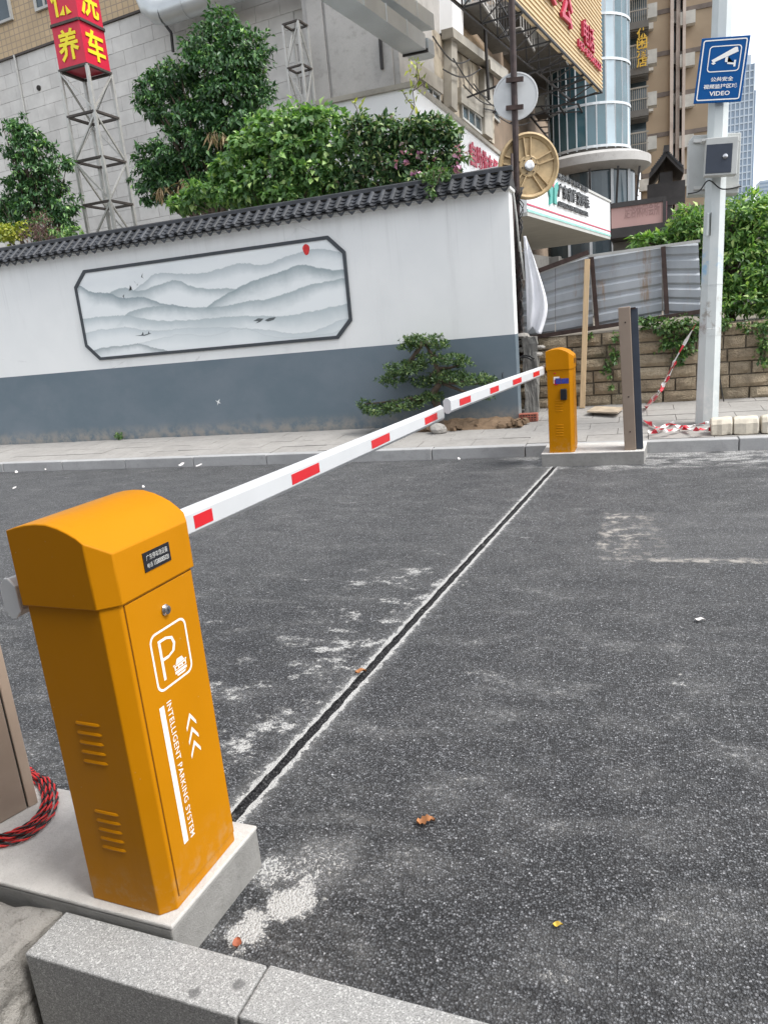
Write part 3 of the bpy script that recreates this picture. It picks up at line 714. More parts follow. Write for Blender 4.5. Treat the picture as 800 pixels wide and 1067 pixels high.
for u0, v0, u1, v1 in ((196.5, 543, 216, 537), (299, 499, 328, 487.5), (383, 464, 402, 456), (439, 440, 452, 434)):
    a, b = near_s(u0, v0)[0], near_s(u1, v1)[0]; st.append(((a+b)/2, abs(b-a)))
yt = near_s(459, 431)[0]
make_arm(t1, -.052, .008, yt, .918-.13, .882-.13, st, 0, .15)
A2 = -.014; base2 = Vector((-.796, 6.976, 0))
pl2 = Plane(base2 + Vector((-.045, 0, 0)), (.075, 1)); 
# far arm in the far gate's local frame: measured along its own slightly skewed plane
far_root = bpy.data.objects.new('boom_pivot', None)
def far_s(u, v):
    p = pl2.pt(u, v); return -(p-base2).length, p
pa = pl2.pt(566, 386); pb = pl2.pt(466, 423)
mi = Matrix.Translation(Vector((-.796, 6.976, .126))) @ Matrix.Rotation(A2, 4, 'Z'); mi = mi.inverted()
la = mi @ pa; lb = mi @ pb
dxy = Vector((lb.x-la.x, lb.y-la.y)); sk = dxy.x/dxy.y
sec = arm_section(.0225, .044, .015); m = MB(); za, zb = la.z, lb.z; ya, yb = .22, lb.y
def ctr(y): k = (y-la.y)/(lb.y-la.y); return Vector((la.x+(lb.x-la.x)*k, y, za+(zb-za)*k))
c0, c1 = ctr(ya), ctr(yb)
m.prism([(c0.x+a, c0.y, c0.z+b) for a, b in sec], c1-c0); arm2 = m.build('boom_arm', 'white_paint', t2, bevel=.0025, local=True)
m = MB(); m.prism([(c1.x+a*1.07, c1.y-.0005, c1.z+b*1.045) for a, b in sec], (0, -.006, 0)); m.build('end_cap', 'end_cap', arm2, bevel=.002, local=True)
for u0, v0, u1, v1 in ((475, 421.5, 486.5, 416.5), (507, 408, 516, 404), (531, 398, 540, 395), (552.5, 392, 559, 388.5)):
    q0, q1 = mi @ pl2.pt(u0, v0), mi @ pl2.pt(u1, v1); q0 = ctr(q0.y); q1 = ctr(q1.y); o = Vector((.0232, 0, 0)); h = Vector((0, 0, .020))
    MB().prism([q0+o-h, q1+o-h, q1+o+h, q0+o+h], (.001, 0, 0)).build('red_sticker', 'red_sticker', arm2, local=True)
c2 = ctr(.15); MB().bb(c2.x+.0235, -.0005, .10, .20, c2.z-.04, c2.z+.04).build('arm_bracket', 'chrome', t2, bevel=.004, local=True)

# ------------------------------------------------------------------ brown posts
# far one: brown aluminium with a dark glass side
pa = onz(650.3, 470.5, .126); pb = onz(662.5, 470.5, .126)
root = thing('display_post', 'tall brown metal post with dark glass side on the far plinth', 'post', (pa.x+.06, pa.y+.13, .126), 0, 'brown display posts')
root.rotation_euler = (0, -.035, 0)
wd = pb.x-pa.x; y0 = 6.99; h = 1.285
MB().bb(pa.x, pa.x+wd, y0, y0+.235, .127, .127+h).build('post_body', 'brown_alu', root, bevel=.006)
MB().bb(pa.x+wd+.0005, pa.x+wd+.062, y0+.03, y0+.232, .130, .127+h-.02).build('glass_panel', 'dark_glass', root, bevel=.003)
for z in (.30, .62, 1.28): MB().lathe([(.007, 0), (.007, .004), (.003, .006)], (pa.x+wd*.55, y0-.0005, z), (Vector((1, 0, 0)), Z1, Vector((0, -1, 0))), 10).build('screw', 'rusty_steel', root)
MB().bb(pa.x+wd+.002, pa.x+wd+.045, y0+.02, y0+.05, 1.385, 1.40).build('bracket', 'rusty_steel', root)
# near one, at the left edge
p0 = onz(41, 836, .13); p1 = onz(0, 859, .13); d = (p0-p1).normalized(); nn = Vector((d.y, -d.x, 0))
root = thing('display_post', 'brown metal post panel at the left edge on the near plinth', 'post', (p0-d*.16-nn*.06), 0, 'brown display posts')
ctr_ = p0 - d*.17 - nn*.06
MB().box(ctr_+Vector((0, 0, .6405)), (.12, .27, 1.28), (nn, d, Z1)).build('post_body', 'brown_alu', root, bevel=.004)
MB().box(p0 - d*.0165 - nn*.058 + Vector((0, 0, .6405)), (.118, .029, 1.28), (nn, d, Z1)).build('edge_strip', 'brown_edge', root, bevel=.003)
MB().box(p0 - d*.0335 - nn*.063 + Vector((0, 0, .6405)), (.12, .003, 1.27), (nn, d, Z1)).build('shadow_gap', 'dark_gap', root)
# coil of red and black twisted flex round its foot
root = thing('cable_coil', 'coil of red and black twisted cable on the near plinth', 'cable', (-1.80, 1.38, .13))
outer = [onz(*p, .14) for p in ((38, 806), (52, 812), (60, 827), (57, 845), (46, 860), (28, 873), (2, 881), (-40, 882))]
inner = [onz(*p, .14) for p in ((30, 812), (40, 817), (45, 830), (42, 843), (33, 855), (18, 864), (-4, 870), (-42, 870))]
def spline(pts, n):
    out = []
    for i in range(len(pts)-1):
        p = [pts[max(i-1, 0)], pts[i], pts[i+1], pts[min(i+2, len(pts)-1)]]
        for k in range(n):
            t = k/n; out.append(.5*((2*p[1]) + (p[2]-p[0])*t + (2*p[0]-5*p[1]+4*p[2]-p[3])*t*t + (3*p[1]-p[0]-3*p[2]+p[3])*t**3))
    out.append(pts[-1]); return out
rg = random.Random(3)
for L in range(6):
    k = (L % 4)/3.0; lift = .0075 + (.009 if L > 3 else 0) + rg.uniform(0, .002)
    if L > 3: k = .35 + .3*(L-4)
    base = [a.lerp(b, k*.95+rg.uniform(-.04, .04)) for a, b in zip(inner, outer)]
    # the loop closes behind the post, out of frame
    back = [Vector((base[-1].x-.12, base[-1].y+.02, 0)), Vector((-2.10, 1.40, 0)), Vector((-2.02, 1.53, 0)), Vector((-1.88, 1.57, 0))]
    pts = spline(base+back+[base[0]], 14)
    for ph, mt in ((0, 'cable_red'), (pi, 'cable_black')):
        path = []
        s = 0
        for i, q in enumerate(pts):
            if i: s += (q-pts[i-1]).length
            tg = (pts[min(i+1, len(pts)-1)]-pts[max(i-1, 0)]).normalized(); sd = Vector((-tg.y, tg.x, 0)); a = s/.028*2*pi*.5+ph
            path.append(Vector((q.x, q.y, .130+lift)) + sd*cos(a)*.0026 + Z1*sin(a)*.0026)
        MB().tube(path, .0027 if mt == 'cable_black' else .0031, 6).build('strand', mt, root, smooth='all')

# ------------------------------------------------------------------ boundary wall with tiled coping and mural
BAND_Z, TOP_Z = 1.212, 2.80
wl = thing('boundary_wall', 'long white wall with blue-grey base band and black tiled coping', 'wall', ((WALL_X0+WALL_X1)/2, WALL_Y+.12, walk_z(WALL_Y)-.05))
MB().bb(WALL_X0, WALL_X1+.002, WALL_Y-.002, WALL_Y+.242, 0.0, BAND_Z).build('base_band', 'blue_band', wl)
MB().bb(WALL_X0, WALL_X1, WALL_Y, WALL_Y+.24, BAND_Z+.0005, TOP_Z+.1).build('upper_wall', 'white_plaster', wl)
MB().bb(WALL_X0, WALL_X1+.03, WALL_Y-.045, WALL_Y+.285, TOP_Z-.005, TOP_Z+.03).build('cornice', 'cornice', wl, bevel=.005)
cope = MB()
ye, yr_, ze, zr = WALL_Y-.10, WALL_Y+.12, TOP_Z+.035, TOP_Z+.215
for s in (0, 1):
    e = ye if s == 0 else 2*yr_-ye
    cope.prism([(WALL_X0, e, ze-.002), (WALL_X0, yr_, zr-.01), (WALL_X0, yr_, ze-.002)], (WALL_X1+.03-WALL_X0, 0, 0))
cope = cope.build('coping', 'roof_tile', wl)
MB().prism([(WALL_X0, yr_-.055, zr-.005), (WALL_X0, yr_+.055, zr-.005), (WALL_X0, yr_+.05, zr+.035), (WALL_X0, yr_, zr+.055), (WALL_X0, yr_-.05, zr+.035)], (WALL_X1+.04-WALL_X0, 0, 0)).build('ridge_cap', 'roof_tile', cope)
# cover tile: stepped half pipes down the slope; pan tile: overlapping dished tiles with a drip lip
sl_v = Vector((0, ye-yr_, ze-zr)); SL = sl_v.length; sd_ = sl_v.normalized(); sn_ = Vector((0, -sd_.z, sd_.y));
if sn_.z < 0: sn_ = -sn_
def half_pipe(m, s0, s1, r0, r1, lift, n=6):
    for (sa, ra) in ((s0, r0),): pass
    vs = []
    for s, r in ((s0, r0), (s1, r1)):
        for k in range(n+1):
            a = pi*k/n; vs.append(sd_*s + Vector((cos(a)*r, 0, 0)) + sn_*(sin(a)*r+lift))
    fs = [(k, k+1, n+1+k+1, n+1+k) for k in range(n)]; fs += [tuple(range(n+1)), tuple(range(2*n+1, n, -1))]; m.add(vs, fs)
cov = MB()
for k in range(3): half_pipe(cov, .05+k*(SL-.03)/3.3, .05+(k+1)*(SL-.03)/3.3+.02, .030, .034, .012+.004*k)
cov_me = mesh_of(cov, 'roof_tile')
pan = MB()
for k in range(4):
    s0 = .03+k*(SL-.02)/4; s1 = s0+(SL-.02)/4+.03; vs = []; n = 6; l0 = .004+.0*k; l1 = .022
    for s, l in ((s0, l0), (s1, l1)):
        for j in range(n+1):
            x = -.045+.09*j/n; dish = -.018*(1-(x/.045)**2); vs.append(sd_*s + Vector((x, 0, 0)) + sn_*(l+dish+.012))
    vs2 = [Vector(v)-sn_*.010 for v in vs[n+1:]]
    pan.add(vs+vs2, [(j, j+1, n+1+j+1, n+1+j) for j in range(n)] + [(n+1+j, n+1+j+1, 2*n+2+j+1, 2*n+2+j) for j in range(n)])
# drip lip (pointed) at the eave
e = sd_*(SL+.045)
lip = [e+Vector((x, 0, z)) for x, z in ((-.048, .012), (-.035, -.018), (-.015, -.036), (0, -.048), (.015, -.036), (.035, -.018), (.048, .012), (.02, -.008), (-.02, -.008))]
pan.prism(lip, (0, .012, 0)); pan_me = mesh_of(pan, 'roof_tile')
PITCH_T = .140; xt = WALL_X1-.02; top = Vector((0, yr_, zr)); k = 0
while xt > -10.3:
    piece('pan_tile', pan_me, cope, top+Vector((xt, 0, rng.uniform(-.002, .003))), (0, 0, rng.uniform(-.02, .02)))
    piece('cover_tile', cov_me, cope, top+Vector((xt-PITCH_T/2, 0, rng.uniform(-.002, .004))), (0, 0, rng.uniform(-.02, .02)))
    xt -= PITCH_T

# mural: traced ridge lines of a washed ink landscape, painted flat on the panel
def wx(u, v): p = ony(u, v, WALL_Y); return p.x, p.z
vx = [wx(*p) for p in ((79, 297), (92, 364), (357, 256), (367, 337), (88, 284), (338, 247), (107, 374), (350, 351))]
MX0, MX1 = (vx[0][0]+vx[1][0])/2, (vx[2][0]+vx[3][0])/2; MZ1, MZ0 = (vx[4][1]+vx[5][1])/2, (vx[6][1]+vx[7][1])/2
CC = .20
def octo(i, y): 
    a, b, c, d = MX0+i, MX1-i, MZ0+i, MZ1-i; q = CC-i*.4
    return [Vector((a+q, y, c)), Vector((b-q, y, c)), Vector((b, y, c+q)), Vector((b, y, d-q)), Vector((b-q, y, d)), Vector((a+q, y, d)), Vector((a, y, d-q)), Vector((a, y, c+q))]
def mural_mat():
    t = NT('mural_paint'); x, y, z = t.xyz()
    u = t.lin(x, MX0, MX1); zz = t.lin(z, MZ0, MZ1)
    wob = t.math('MULTIPLY', t.math('SUBTRACT', t.noise(6.5, 8, .74, t.map((1, 1, .4))), .5), .075)
    zw = t.math('ADD', zz, wob)
    Z = lambda a, b: wx(60+a/2.353, 230+b/2.353)
    wash = t.noise(1.1, 6, .6, t.map((1, 1, 2.6)))
    col = t.mix(t.ramp(wash, .35, .7), (.80, .825, .82), (.74, .77, .775))
    layers = [  # points (zoom px), ink, fade, strength
        ([(215, 150), (250, 128), (300, 131), (380, 122), (455, 103), (500, 108), (560, 88), (620, 70), (665, 71), (705, 82)], (.40, .46, .48), .20, .9),
        ([(130, 176), (165, 165), (205, 172), (240, 160), (285, 147), (330, 160), (370, 165), (440, 165), (500, 180)], (.26, .33, .35), .22, .9),
        ([(385, 197), (440, 165), (500, 140), (560, 120), (600, 106), (640, 115), (705, 118)], (.22, .29, .31), .24, .95),
        ([(46, 158), (90, 175), (125, 177), (165, 190), (205, 187), (260, 203), (320, 212)], (.16, .23, .26), .20, .95),
        ([(200, 216), (330, 212), (400, 210), (470, 196), (520, 190), (580, 170), (640, 152), (705, 140)], (.30, .37, .39), .22, .95),
        ([(60, 240), (160, 232), (260, 245), (380, 238), (470, 232), (560, 232), (640, 218), (710, 205)], (.40, .47, .49), .25, .9),
        ([(60, 275), (160, 262), (250, 268), (330, 262), (430, 262), (520, 268), (600, 275), (710, 240)], (.52, .58, .60), .22, .9),
        ([(180, 308), (240, 290), (310, 278), (380, 280), (450, 264), (520, 282), (600, 285), (700, 268)], (.62, .67, .68), .2, .9),
        ([(72, 326), (110, 312), (160, 307), (200, 302), (240, 312), (280, 318), (340, 330)], (.14, .19, .21), .14, .95)]
    for pts, ink, fade, amt in layers:
        fc = t.n('ShaderNodeFloatCurve'); cm = fc.mapping; c = cm.curves[0]
        P = []
        for a, b in pts:
            X, Zz = Z(a, b); P.append((max(0, min(1, (X-MX0)/(MX1-MX0))), max(0, min(1, (Zz-MZ0)/(MZ1-MZ0)))))
        P.sort()
        if P[0][0] > .04: P = [(0, max(0, P[0][1]-.5)), (max(.001, P[0][0]-.10), max(0, P[0][1]-.16))] + P
        if P[-1][0] < .97: P = P + [(min(.99, P[-1][0]+.10), max(0, P[-1][1]-.14)), (1, max(0, P[-1][1]-.5))]
        else: P = P + ([(1, P[-1][1])] if P[-1][0] < .999 else [])
        if P[0][0] > 0: P = [(0, P[0][1])] + P
        c.points[0].location = P[0]; c.points[1].location = P[-1]
        for q in P[1:-1]: c.points.new(*q)
        cm.update(); t.set(fc, 'Value', u)
        d = t.math('SUBTRACT', fc.outputs[0], zw)
        mask = t.math('MULTIPLY', t.ramp(d, -.004, .012), amt)
        wet = t.math('MULTIPLY', d, t.ramp(wash, .3, .7, .8, 1.5))
        lc = t.mix(t.ramp(wet, -.05, fade*.8), tuple(k*.95 for k in ink), (.78, .808, .808)); lc = t.mix(t.ramp(d, 0, .014, .55, 0), lc, tuple(k*.6 for k in ink))
        col = t.mix(mask, col, lc)
    t.out(col, .7, 0, .3)
mural_mat()
mur = thing('mural', 'ink-wash mountain mural in a dark octagonal frame on the white wall', 'mural', ((MX0+MX1)/2, WALL_Y-.005, MZ0))
MB().prism(octo(.012, WALL_Y-.0005), (0, -.008, 0)).build('painting', 'mural_paint', mur)
oa, ob = octo(-.02, WALL_Y-.0003), octo(.02, WALL_Y-.0003)
m = MB(); n = 8; off = Vector((0, -.022, 0))
for i in range(n):
    j = (i+1) % n; m.prism([oa[i], oa[j], ob[j], ob[i]], off)
m.build('frame', 'frame_dark', mur)
YM = WALL_Y-.0105
def flat(name, mat, pix, y=YM):
    m = MB()
    for poly in pix: m.add([ony(u, v, y) for u, v in poly], [tuple(range(len(poly)))])
    return m.build(name, mat, mur)
def zz(pts): return [(60+a/2.353, 230+b/2.353) for a, b in pts]
c = ony(319, 260, YM); mm = MB(); mm.add([c+Vector((.046*cos(a)*(1+.12*sin(3*a)), 0, .066*sin(a))) for a in [2*pi*k/20 for k in range(20)]], [tuple(range(20))]); mm.build('red_seal', 'seal_red', mur)
birds = [zz(q) for q in ([(186, 146), (190, 150), (195, 157), (191, 152)], [(195, 157), (203, 147), (197, 155), (196, 160)], [(205, 138), (209, 128), (208, 138), (213, 142)], [(175, 172), (179, 162), (178, 171), (183, 168)], [(178, 158), (182, 164), (180, 170), (177, 166)], [(160, 185), (164, 180), (163, 188), (166, 194)])]
for q in birds: flat('bird', 'ink', [q])
for q in ([(480, 246), (492, 239), (506, 240), (498, 247), (486, 252), (493, 246)], [(508, 244), (520, 238), (536, 236), (530, 243), (516, 247)], [(190, 282), (206, 280), (210, 272), (212, 280), (222, 277), (224, 270), (226, 276), (231, 276), (214, 282)]): flat('boat', 'ink', [zz(q)])
# chip in the band
c = ony(227.5, 419, WALL_Y-.0035); m = MB(); m.add([c+Vector((x, 0, z)) for x, z in ((-.04, .03), (-.01, .012), (.035, .045), (.015, 0), (.04, -.02), (.0, -.015), (-.02, -.045), (-.012, -.005))], [tuple(range(8))]); m.build('paint_chip', 'white_plaster', wl)

# ------------------------------------------------------------------ terrace, stone retaining wall, sheet fence
TZ = 1.12
m = MB(); m.bb(-2400, 2400, 9.95, 2400, -.29, TZ); struct('terrace', m, 'terrace')
RY = 9.62
rw = thing('retaining_wall', 'rough brown stone block retaining wall behind the far post', 'wall', (.3, RY+.15, walk_z(RY)))
MB().bb(-1.7, 4.0, RY+.03, 9.949, 0, TZ).build('core', 'mortar', rw)
rs = random.Random(11); z = walk_z(RY)-.02; row = 0
shapes = []
from mathutils import noise as mnoise
def stone_mesh(wd, h, seed):
    n = (5, 3); m = MB(); vs = []; 
    for j in range(n[1]+1):
        for i in range(n[0]+1):
            x = -wd/2+wd*i/n[0]; zz_ = -h/2+h*j/n[1]; e = min(i, n[0]-i, 1)*min(j, n[1]-j, 1)
            q = mnoise.noise(Vector((x*9+seed*3.1, zz_*9, seed)))
            vs.append((x, -(.028*e+.022*q*e), zz_+.0*q))
    b = len(vs); vs += [(-wd/2, .06, -h/2), (wd/2, .06, -h/2), (wd/2, .06, h/2), (-wd/2, .06, h/2)]
    I = lambda i, j: j*(n[0]+1)+i; fs = [(I(i, j), I(i+1, j), I(i+1, j+1), I(i, j+1)) for j in range(n[1]) for i in range(n[0])]
    fs += [tuple(I(i, 0) for i in range(n[0]+1))[::-1]+(b, b+1), tuple(I(i, n[1]) for i in range(n[0]+1))+(b+2, b+3)]
    fs += [tuple(I(0, j) for j in range(n[1]+1))+(b+3, b), tuple(I(n[0], j) for j in range(n[1]+1))[::-1]+(b+1, b+2)]
    m.add(vs, fs); return mesh_of(m, 'stone_block')
H = .152; lens = [.24, .30, .36, .42]; bank = {(L, k): stone_mesh(L-.012, H-.012, hash((L, k)) % 97) for L in lens for k in range(3)}
while z + H < TZ+.06:
    x = -1.72 - rs.uniform(0, .2)
    while x < 3.2:
        L = rs.choice(lens); piece('stone', bank[(L, rs.randrange(3))], rw, (x+L/2, RY+rs.uniform(-.016, .016), z+H/2), (rs.uniform(-.05, .05), rs.uniform(-.025, .025), rs.uniform(-.05, .05)), (rs.uniform(.95, 1.0), rs.uniform(.8, 1.3), rs.uniform(.90, 1.02))); x += L
    z += H; row += 1
# corrugated fence on top
FY = 9.66
fc = thing('sheet_fence', 'grey corrugated steel sheet fence with dark posts on top of the stone wall', 'fence', (-.3, FY, TZ))
def sheet(pix, ribs=5):
    """quad of pixels on the fence plane: bl, br, tr, tl -> ribbed sheet"""
    bl, br, tr, tl = [ony(u, v, FY) for u, v in pix]; m = MB(); n = ribs*6; vs = []
    for j in range(n+1):
        k = j/n; ph = (k*ribs) % 1.0; d = .020 if ph < .18 else (.020*(1-(ph-.18)/.12) if ph < .30 else (0 if ph < .88 else .020*(ph-.88)/.12))
        a = bl.lerp(tl, k); b = br.lerp(tr, k)
        for i in range(5): q = a.lerp(b, i/4); vs.append((q.x, q.y+d, q.z))
    N = 5; fs = [(j*N+i, j*N+i+1, (j+1)*N+i+1, (j+1)*N+i) for j in range(n) for i in range(N-1)]
    m.add(vs, fs); o = m.build('sheet_panel', 'galvanised', fc); md = o.modifiers.new('s', 'SOLIDIFY'); md.thickness = .003
sheet([(534, 354), (578, 349), (578, 277), (534, 293)])
sheet([(578.5, 349), (618, 342), (613, 266), (578.5, 276)])
sheet([(620, 341), (689, 328), (689, 256), (616, 268)])
sheet([(691, 328), (731, 330), (727, 253), (690, 255)])
def pbar(name, a, b, wd, mat, par, y, hd=None): return MB().bar(ony(*a, y), ony(*b, y), wd, hd).build(name, mat, par)
pbar('post', (622, 341), (616, 268), .05, 'rusty_steel', fc, FY-.05)
pbar('post', (694.5, 327), (690.5, 257), .05, 'rusty_steel', fc, FY-.05)
pbar('bottom_rail', (545, 353), (733, 324), .05, 'rusty_steel', fc, FY-.045)
pbar('top_rail', (612, 267), (729, 251), .03, 'window_frame', fc, FY-.03)
pbar('top_rail', (536, 294), (612, 266), .022, 'window_frame', fc, FY-.03)
a, b = ony(538, 291.5, FY-.1), ony(613, 263.5, FY-.1)
solo('angle_iron', MB().bar(a, b, .035).bar(a+Vector((0, .012, .012)), b+Vector((0, .012, .012)), .006, .05), 'rusty_steel', 'dark rusty steel bar sloping across the sheet fence behind the white cloth', 'bar')
# loose timber
p = onz(607, 431, walk_z(9.5)); p.y = 9.48; p.z = walk_z(9.48); q = ony(611.5, 270, 9.50)
a0 = ony(606.5, 431, 9.48); 
solo('timber_stud', MB().bar((a0.x, 9.48, walk_z(9.48)+.004), q, .062, .045, (0, 1, 0)), 'wood', 'pale timber stud standing against the sheet fence', 'timber', bevel=.003)
c = [onz(u, v, walk_z(9.3)+.02) for u, v in ((611, 430), (643, 431), (649, 426), (620, 424.5))]
m = MB(); m.prism(c, (0, 0, .018)); solo('plank', m, 'wood_flat', 'weathered board lying flat on the pavement beside the timber stud', 'plank')
# hollow brick
c = onz(550, 438.5, walk_z(9.0)); root = thing('hollow_brick', 'red hollow brick on the pavement by the wall end', 'brick', (c.x, c.y, walk_z(c.y)+.002))
zb = walk_z(c.y)+.003
MB().bb(c.x-.11, c.x+.11, c.y, c.y+.10, zb, zb+.095).build('body', 'red_brick', root, bevel=.004)
for i in range(6):
    for j in range(3): MB().bb(c.x-.095+i*.033, c.x-.075+i*.033, c.y-.0012, c.y+.001, zb+.012+j*.028, zb+.026+j*.028).build('hole', 'dark_gap', root)
# broken pier and rubble at the wall end
m = rough_block(-1.34, -1.18, 9.28, 9.5, walk_z(9.3)-.02, 1.15, 9, .03, 21); solo('broken_pier', m, 'pier_concrete', 'dark broken masonry stub at the right end of the white wall', 'pier', smooth=False)
rr = random.Random(9)
spots = [(545, 350, .06), (553, 356, .05), (548, 364, .07), (557, 369, .06), (549, 374, .055), (562, 362, .045), (543, 357, .05)]
for i, (u, v, r) in enumerate(spots):
    c = ony(u, v, 9.40+.01*i); lab = ('highest concrete lump under the white cloth', 'concrete lump right of the highest lump below the cloth', 'largest concrete lump beside the white wall end', 'concrete lump just left of the far cabinet lid', 'lowest concrete lump above the black hose loop', 'rightmost small concrete lump below the cloth', 'concrete lump touching the white wall edge')[i]
    bm = bmesh.new(); bmesh.ops.create_icosphere(bm, subdivisions=2, radius=r)
    for q in bm.verts: q.co = Vector((q.co.x*1.6, q.co.y*1.8, q.co.z*.62))*(1+.35*mnoise.noise(q.co*22+Vector((i*3, 0, 0))))
    m = MB(); bm.verts.index_update(); m.add([q.co+c for q in bm.verts], [tuple(z.index for z in f.verts) for f in bm.faces]); bm.free()
    solo('rubble_lump', m, 'rough_concrete', lab, 'rubble', 'broken concrete lumps at the wall end')
# black hose loop
pts = [ony(546+11*cos(a)*(1-.1*sin(a)), 385+13*sin(a), 9.2) for a in [2*pi*k/24 for k in range(22)]]
solo('hose_loop', MB().tube(pts, .011, 6).tube([p+Vector((.02, .03, .015)) for p in pts], .011, 6), 'cable_black', 'loop of black hose hanging at the broken wall end', 'hose', smooth='all')
pts = [ony(532-20*sin(pi*k/12)*.45, 380+22*k/12, 9.15-.35*sin(pi*k/12)) for k in range(13)]
solo('wire_loop', MB().tube(pts, .005, 5), 'cable_black', 'thin black wire bowed out in front of the white wall end', 'wire', smooth='all')
# soil mound under the bonsai
bm_ = MB(); rr = random.Random(4)
x0 = ony(425, 440, 8.6).x; x1 = ony(548, 435, 8.6).x; n = (26, 7); vs = []
for j in range(n[1]+1):
    for i in range(n[0]+1):
        fx, fy = i/n[0], j/n[1]; e = min(1, 5*min(fx, 1-fx))*min(1, 3*fy)
        hh = e*(.05+.07*abs(mnoise.noise(Vector((fx*9, fy*3, 2))))+.03*abs(mnoise.noise(Vector((fx*31, fy*9, 5)))))
        yy = 8.42+fy*.405; vs.append((x0+(x1-x0)*fx, yy, walk_z(yy)-.012+hh+.004))
I = lambda i, j: j*(n[0]+1)+i
bm_.add(vs, [(I(i, j), I(i+1, j), I(i+1, j+1), I(i, j+1)) for j in range(n[1]) for i in range(n[0])])
for k in range(90):
    fx = rr.random(); yy = rr.uniform(8.40, 8.72); r = rr.uniform(.012, .035); c = Vector((x0+(x1-x0)*fx, yy, walk_z(yy)+r*.5+.03*rr.random())); a = rr.uniform(0, 6)
    bm_.box(c, (r*2, r*1.4, r*1.3), (Vector((cos(a), sin(a), .25)).normalized(), Vector((-sin(a), cos(a), 0)), Vector((-.2, 0, 1)).normalized()))
o = bm_.build('soil_mound', 'soil_clod', kind='stuff'); tag(o, 'mound of brown soil and clods under the bonsai', 'soil')
c = onz(466, 437, .25); c.y = 8.36
bm = bmesh.new(); bmesh.ops.create_icosphere(bm, subdivisions=2, radius=.09); m = MB()
for q in bm.verts: q.co = Vector((q.co.x*1.2, q.co.y, q.co.z*.8))*(1+.3*mnoise.noise(q.co*11))
bm.verts.index_update(); m.add([q.co+Vector((c.x, 8.33, walk_z(8.33)+.05)) for q in bm.verts], [tuple(z.index for z in f.verts) for f in bm.faces]); bm.free()
solo('stone', m, 'rough_concrete', 'pale stone in the soil at the foot of the bonsai', 'stone')

# ------------------------------------------------------------------ foliage tools
def leaf_mesh(name, mat, parent, P, N, size, asp=.45, fold=.25, seed=0, droop=.3):
    """P: leaf positions (n,3), N: rough outward normals; one folded 4-tri leaf each"""
    r = np.random.default_rng(seed); n = len(P); P = np.asarray(P, float); N = np.asarray(N, float)
    d = r.normal(size=(n, 3))*.8 + N*.7; d[:, 2] -= droop; d /= np.linalg.norm(d, axis=1)[:, None]+1e-9
    up = N*.6 + r.normal(size=(n, 3))*.45 + np.array([0, 0, .8]); s = np.cross(d, up); s /= np.linalg.norm(s, axis=1)[:, None]+1e-9
    nn = np.cross(s, d); L = size*(.42+1.0*r.random(n)**1.3)[:, None]; wd = L*asp
    a = P; tip = P+d*L-nn*L*.12; b = P+d*L*.45+s*wd*.5+nn*wd*fold; c = P+d*L*.45-s*wd*.5+nn*wd*fold; mid = P+d*L*.5
    V = np.stack([a, b, tip, c, mid], 1).reshape(-1, 3)
    base = np.arange(n)*5
    F = np.stack([np.stack([base, base+1, base+4], 1), np.stack([base+1, base+2, base+4], 1), np.stack([base+2, base+3, base+4], 1), np.stack([base+3, base, base+4], 1)], 1).reshape(-1, 3)
    off = np.array(LOC.get(parent.name, Vector((0, 0, 0)))); V = V-off
    me = bpy.data.meshes.new(name); me.vertices.add(len(V)); me.vertices.foreach_set('co', V.ravel()); me.loops.add(F.size); me.loops.foreach_set('vertex_index', F.ravel().astype(np.int32))
    me.polygons.add(len(F)); me.polygons.foreach_set('loop_start', np.arange(0, F.size, 3, dtype=np.int32)); me.update(calc_edges=True); me.validate()
    me.materials.append(M[mat]); o = bpy.data.objects.new(name, me); COL.objects.link(o); o.parent = parent; return o
def clumps(cl, n, seed, shell=.55, sub=14, subr=.32, stray=.13):
    """cl: list of (centre, (rx,ry,rz)); leaves gathered in small tufts over the clump surfaces"""
    r = np.random.default_rng(seed); vol = np.array([c[1][0]*c[1][2]+.4*c[1][1]*c[1][0] for c in cl]); vol /= vol.sum(); Ps, Ns = [], []
    for (c, rad), f in zip(cl, vol):
        k = max(4, int(n*f/sub)); d = r.normal(size=(k, 3)); d /= np.linalg.norm(d, axis=1)[:, None]; rr_ = (shell+(1-shell)*r.random(k))[:, None]*(1+.12*r.normal(size=(k, 1)))*np.where(r.random((k, 1)) < stray, 1.33, 1.0)
        q = d*rr_*np.array(rad)
        for i in range(k):
            e = r.normal(size=(sub, 3)); e /= np.linalg.norm(e, axis=1)[:, None]; e *= (r.random(sub)**.5)[:, None]*subr*min(rad[0], rad[2])*(.6+.8*r.random())
            e[:, 2] *= .55
            Ps.append(np.array(c)+q[i]+e); Ns.append(d[i]+e*1.2/(subr*min(rad)+1e-6)*.5)
    return np.concatenate(Ps), np.concatenate(Ns)
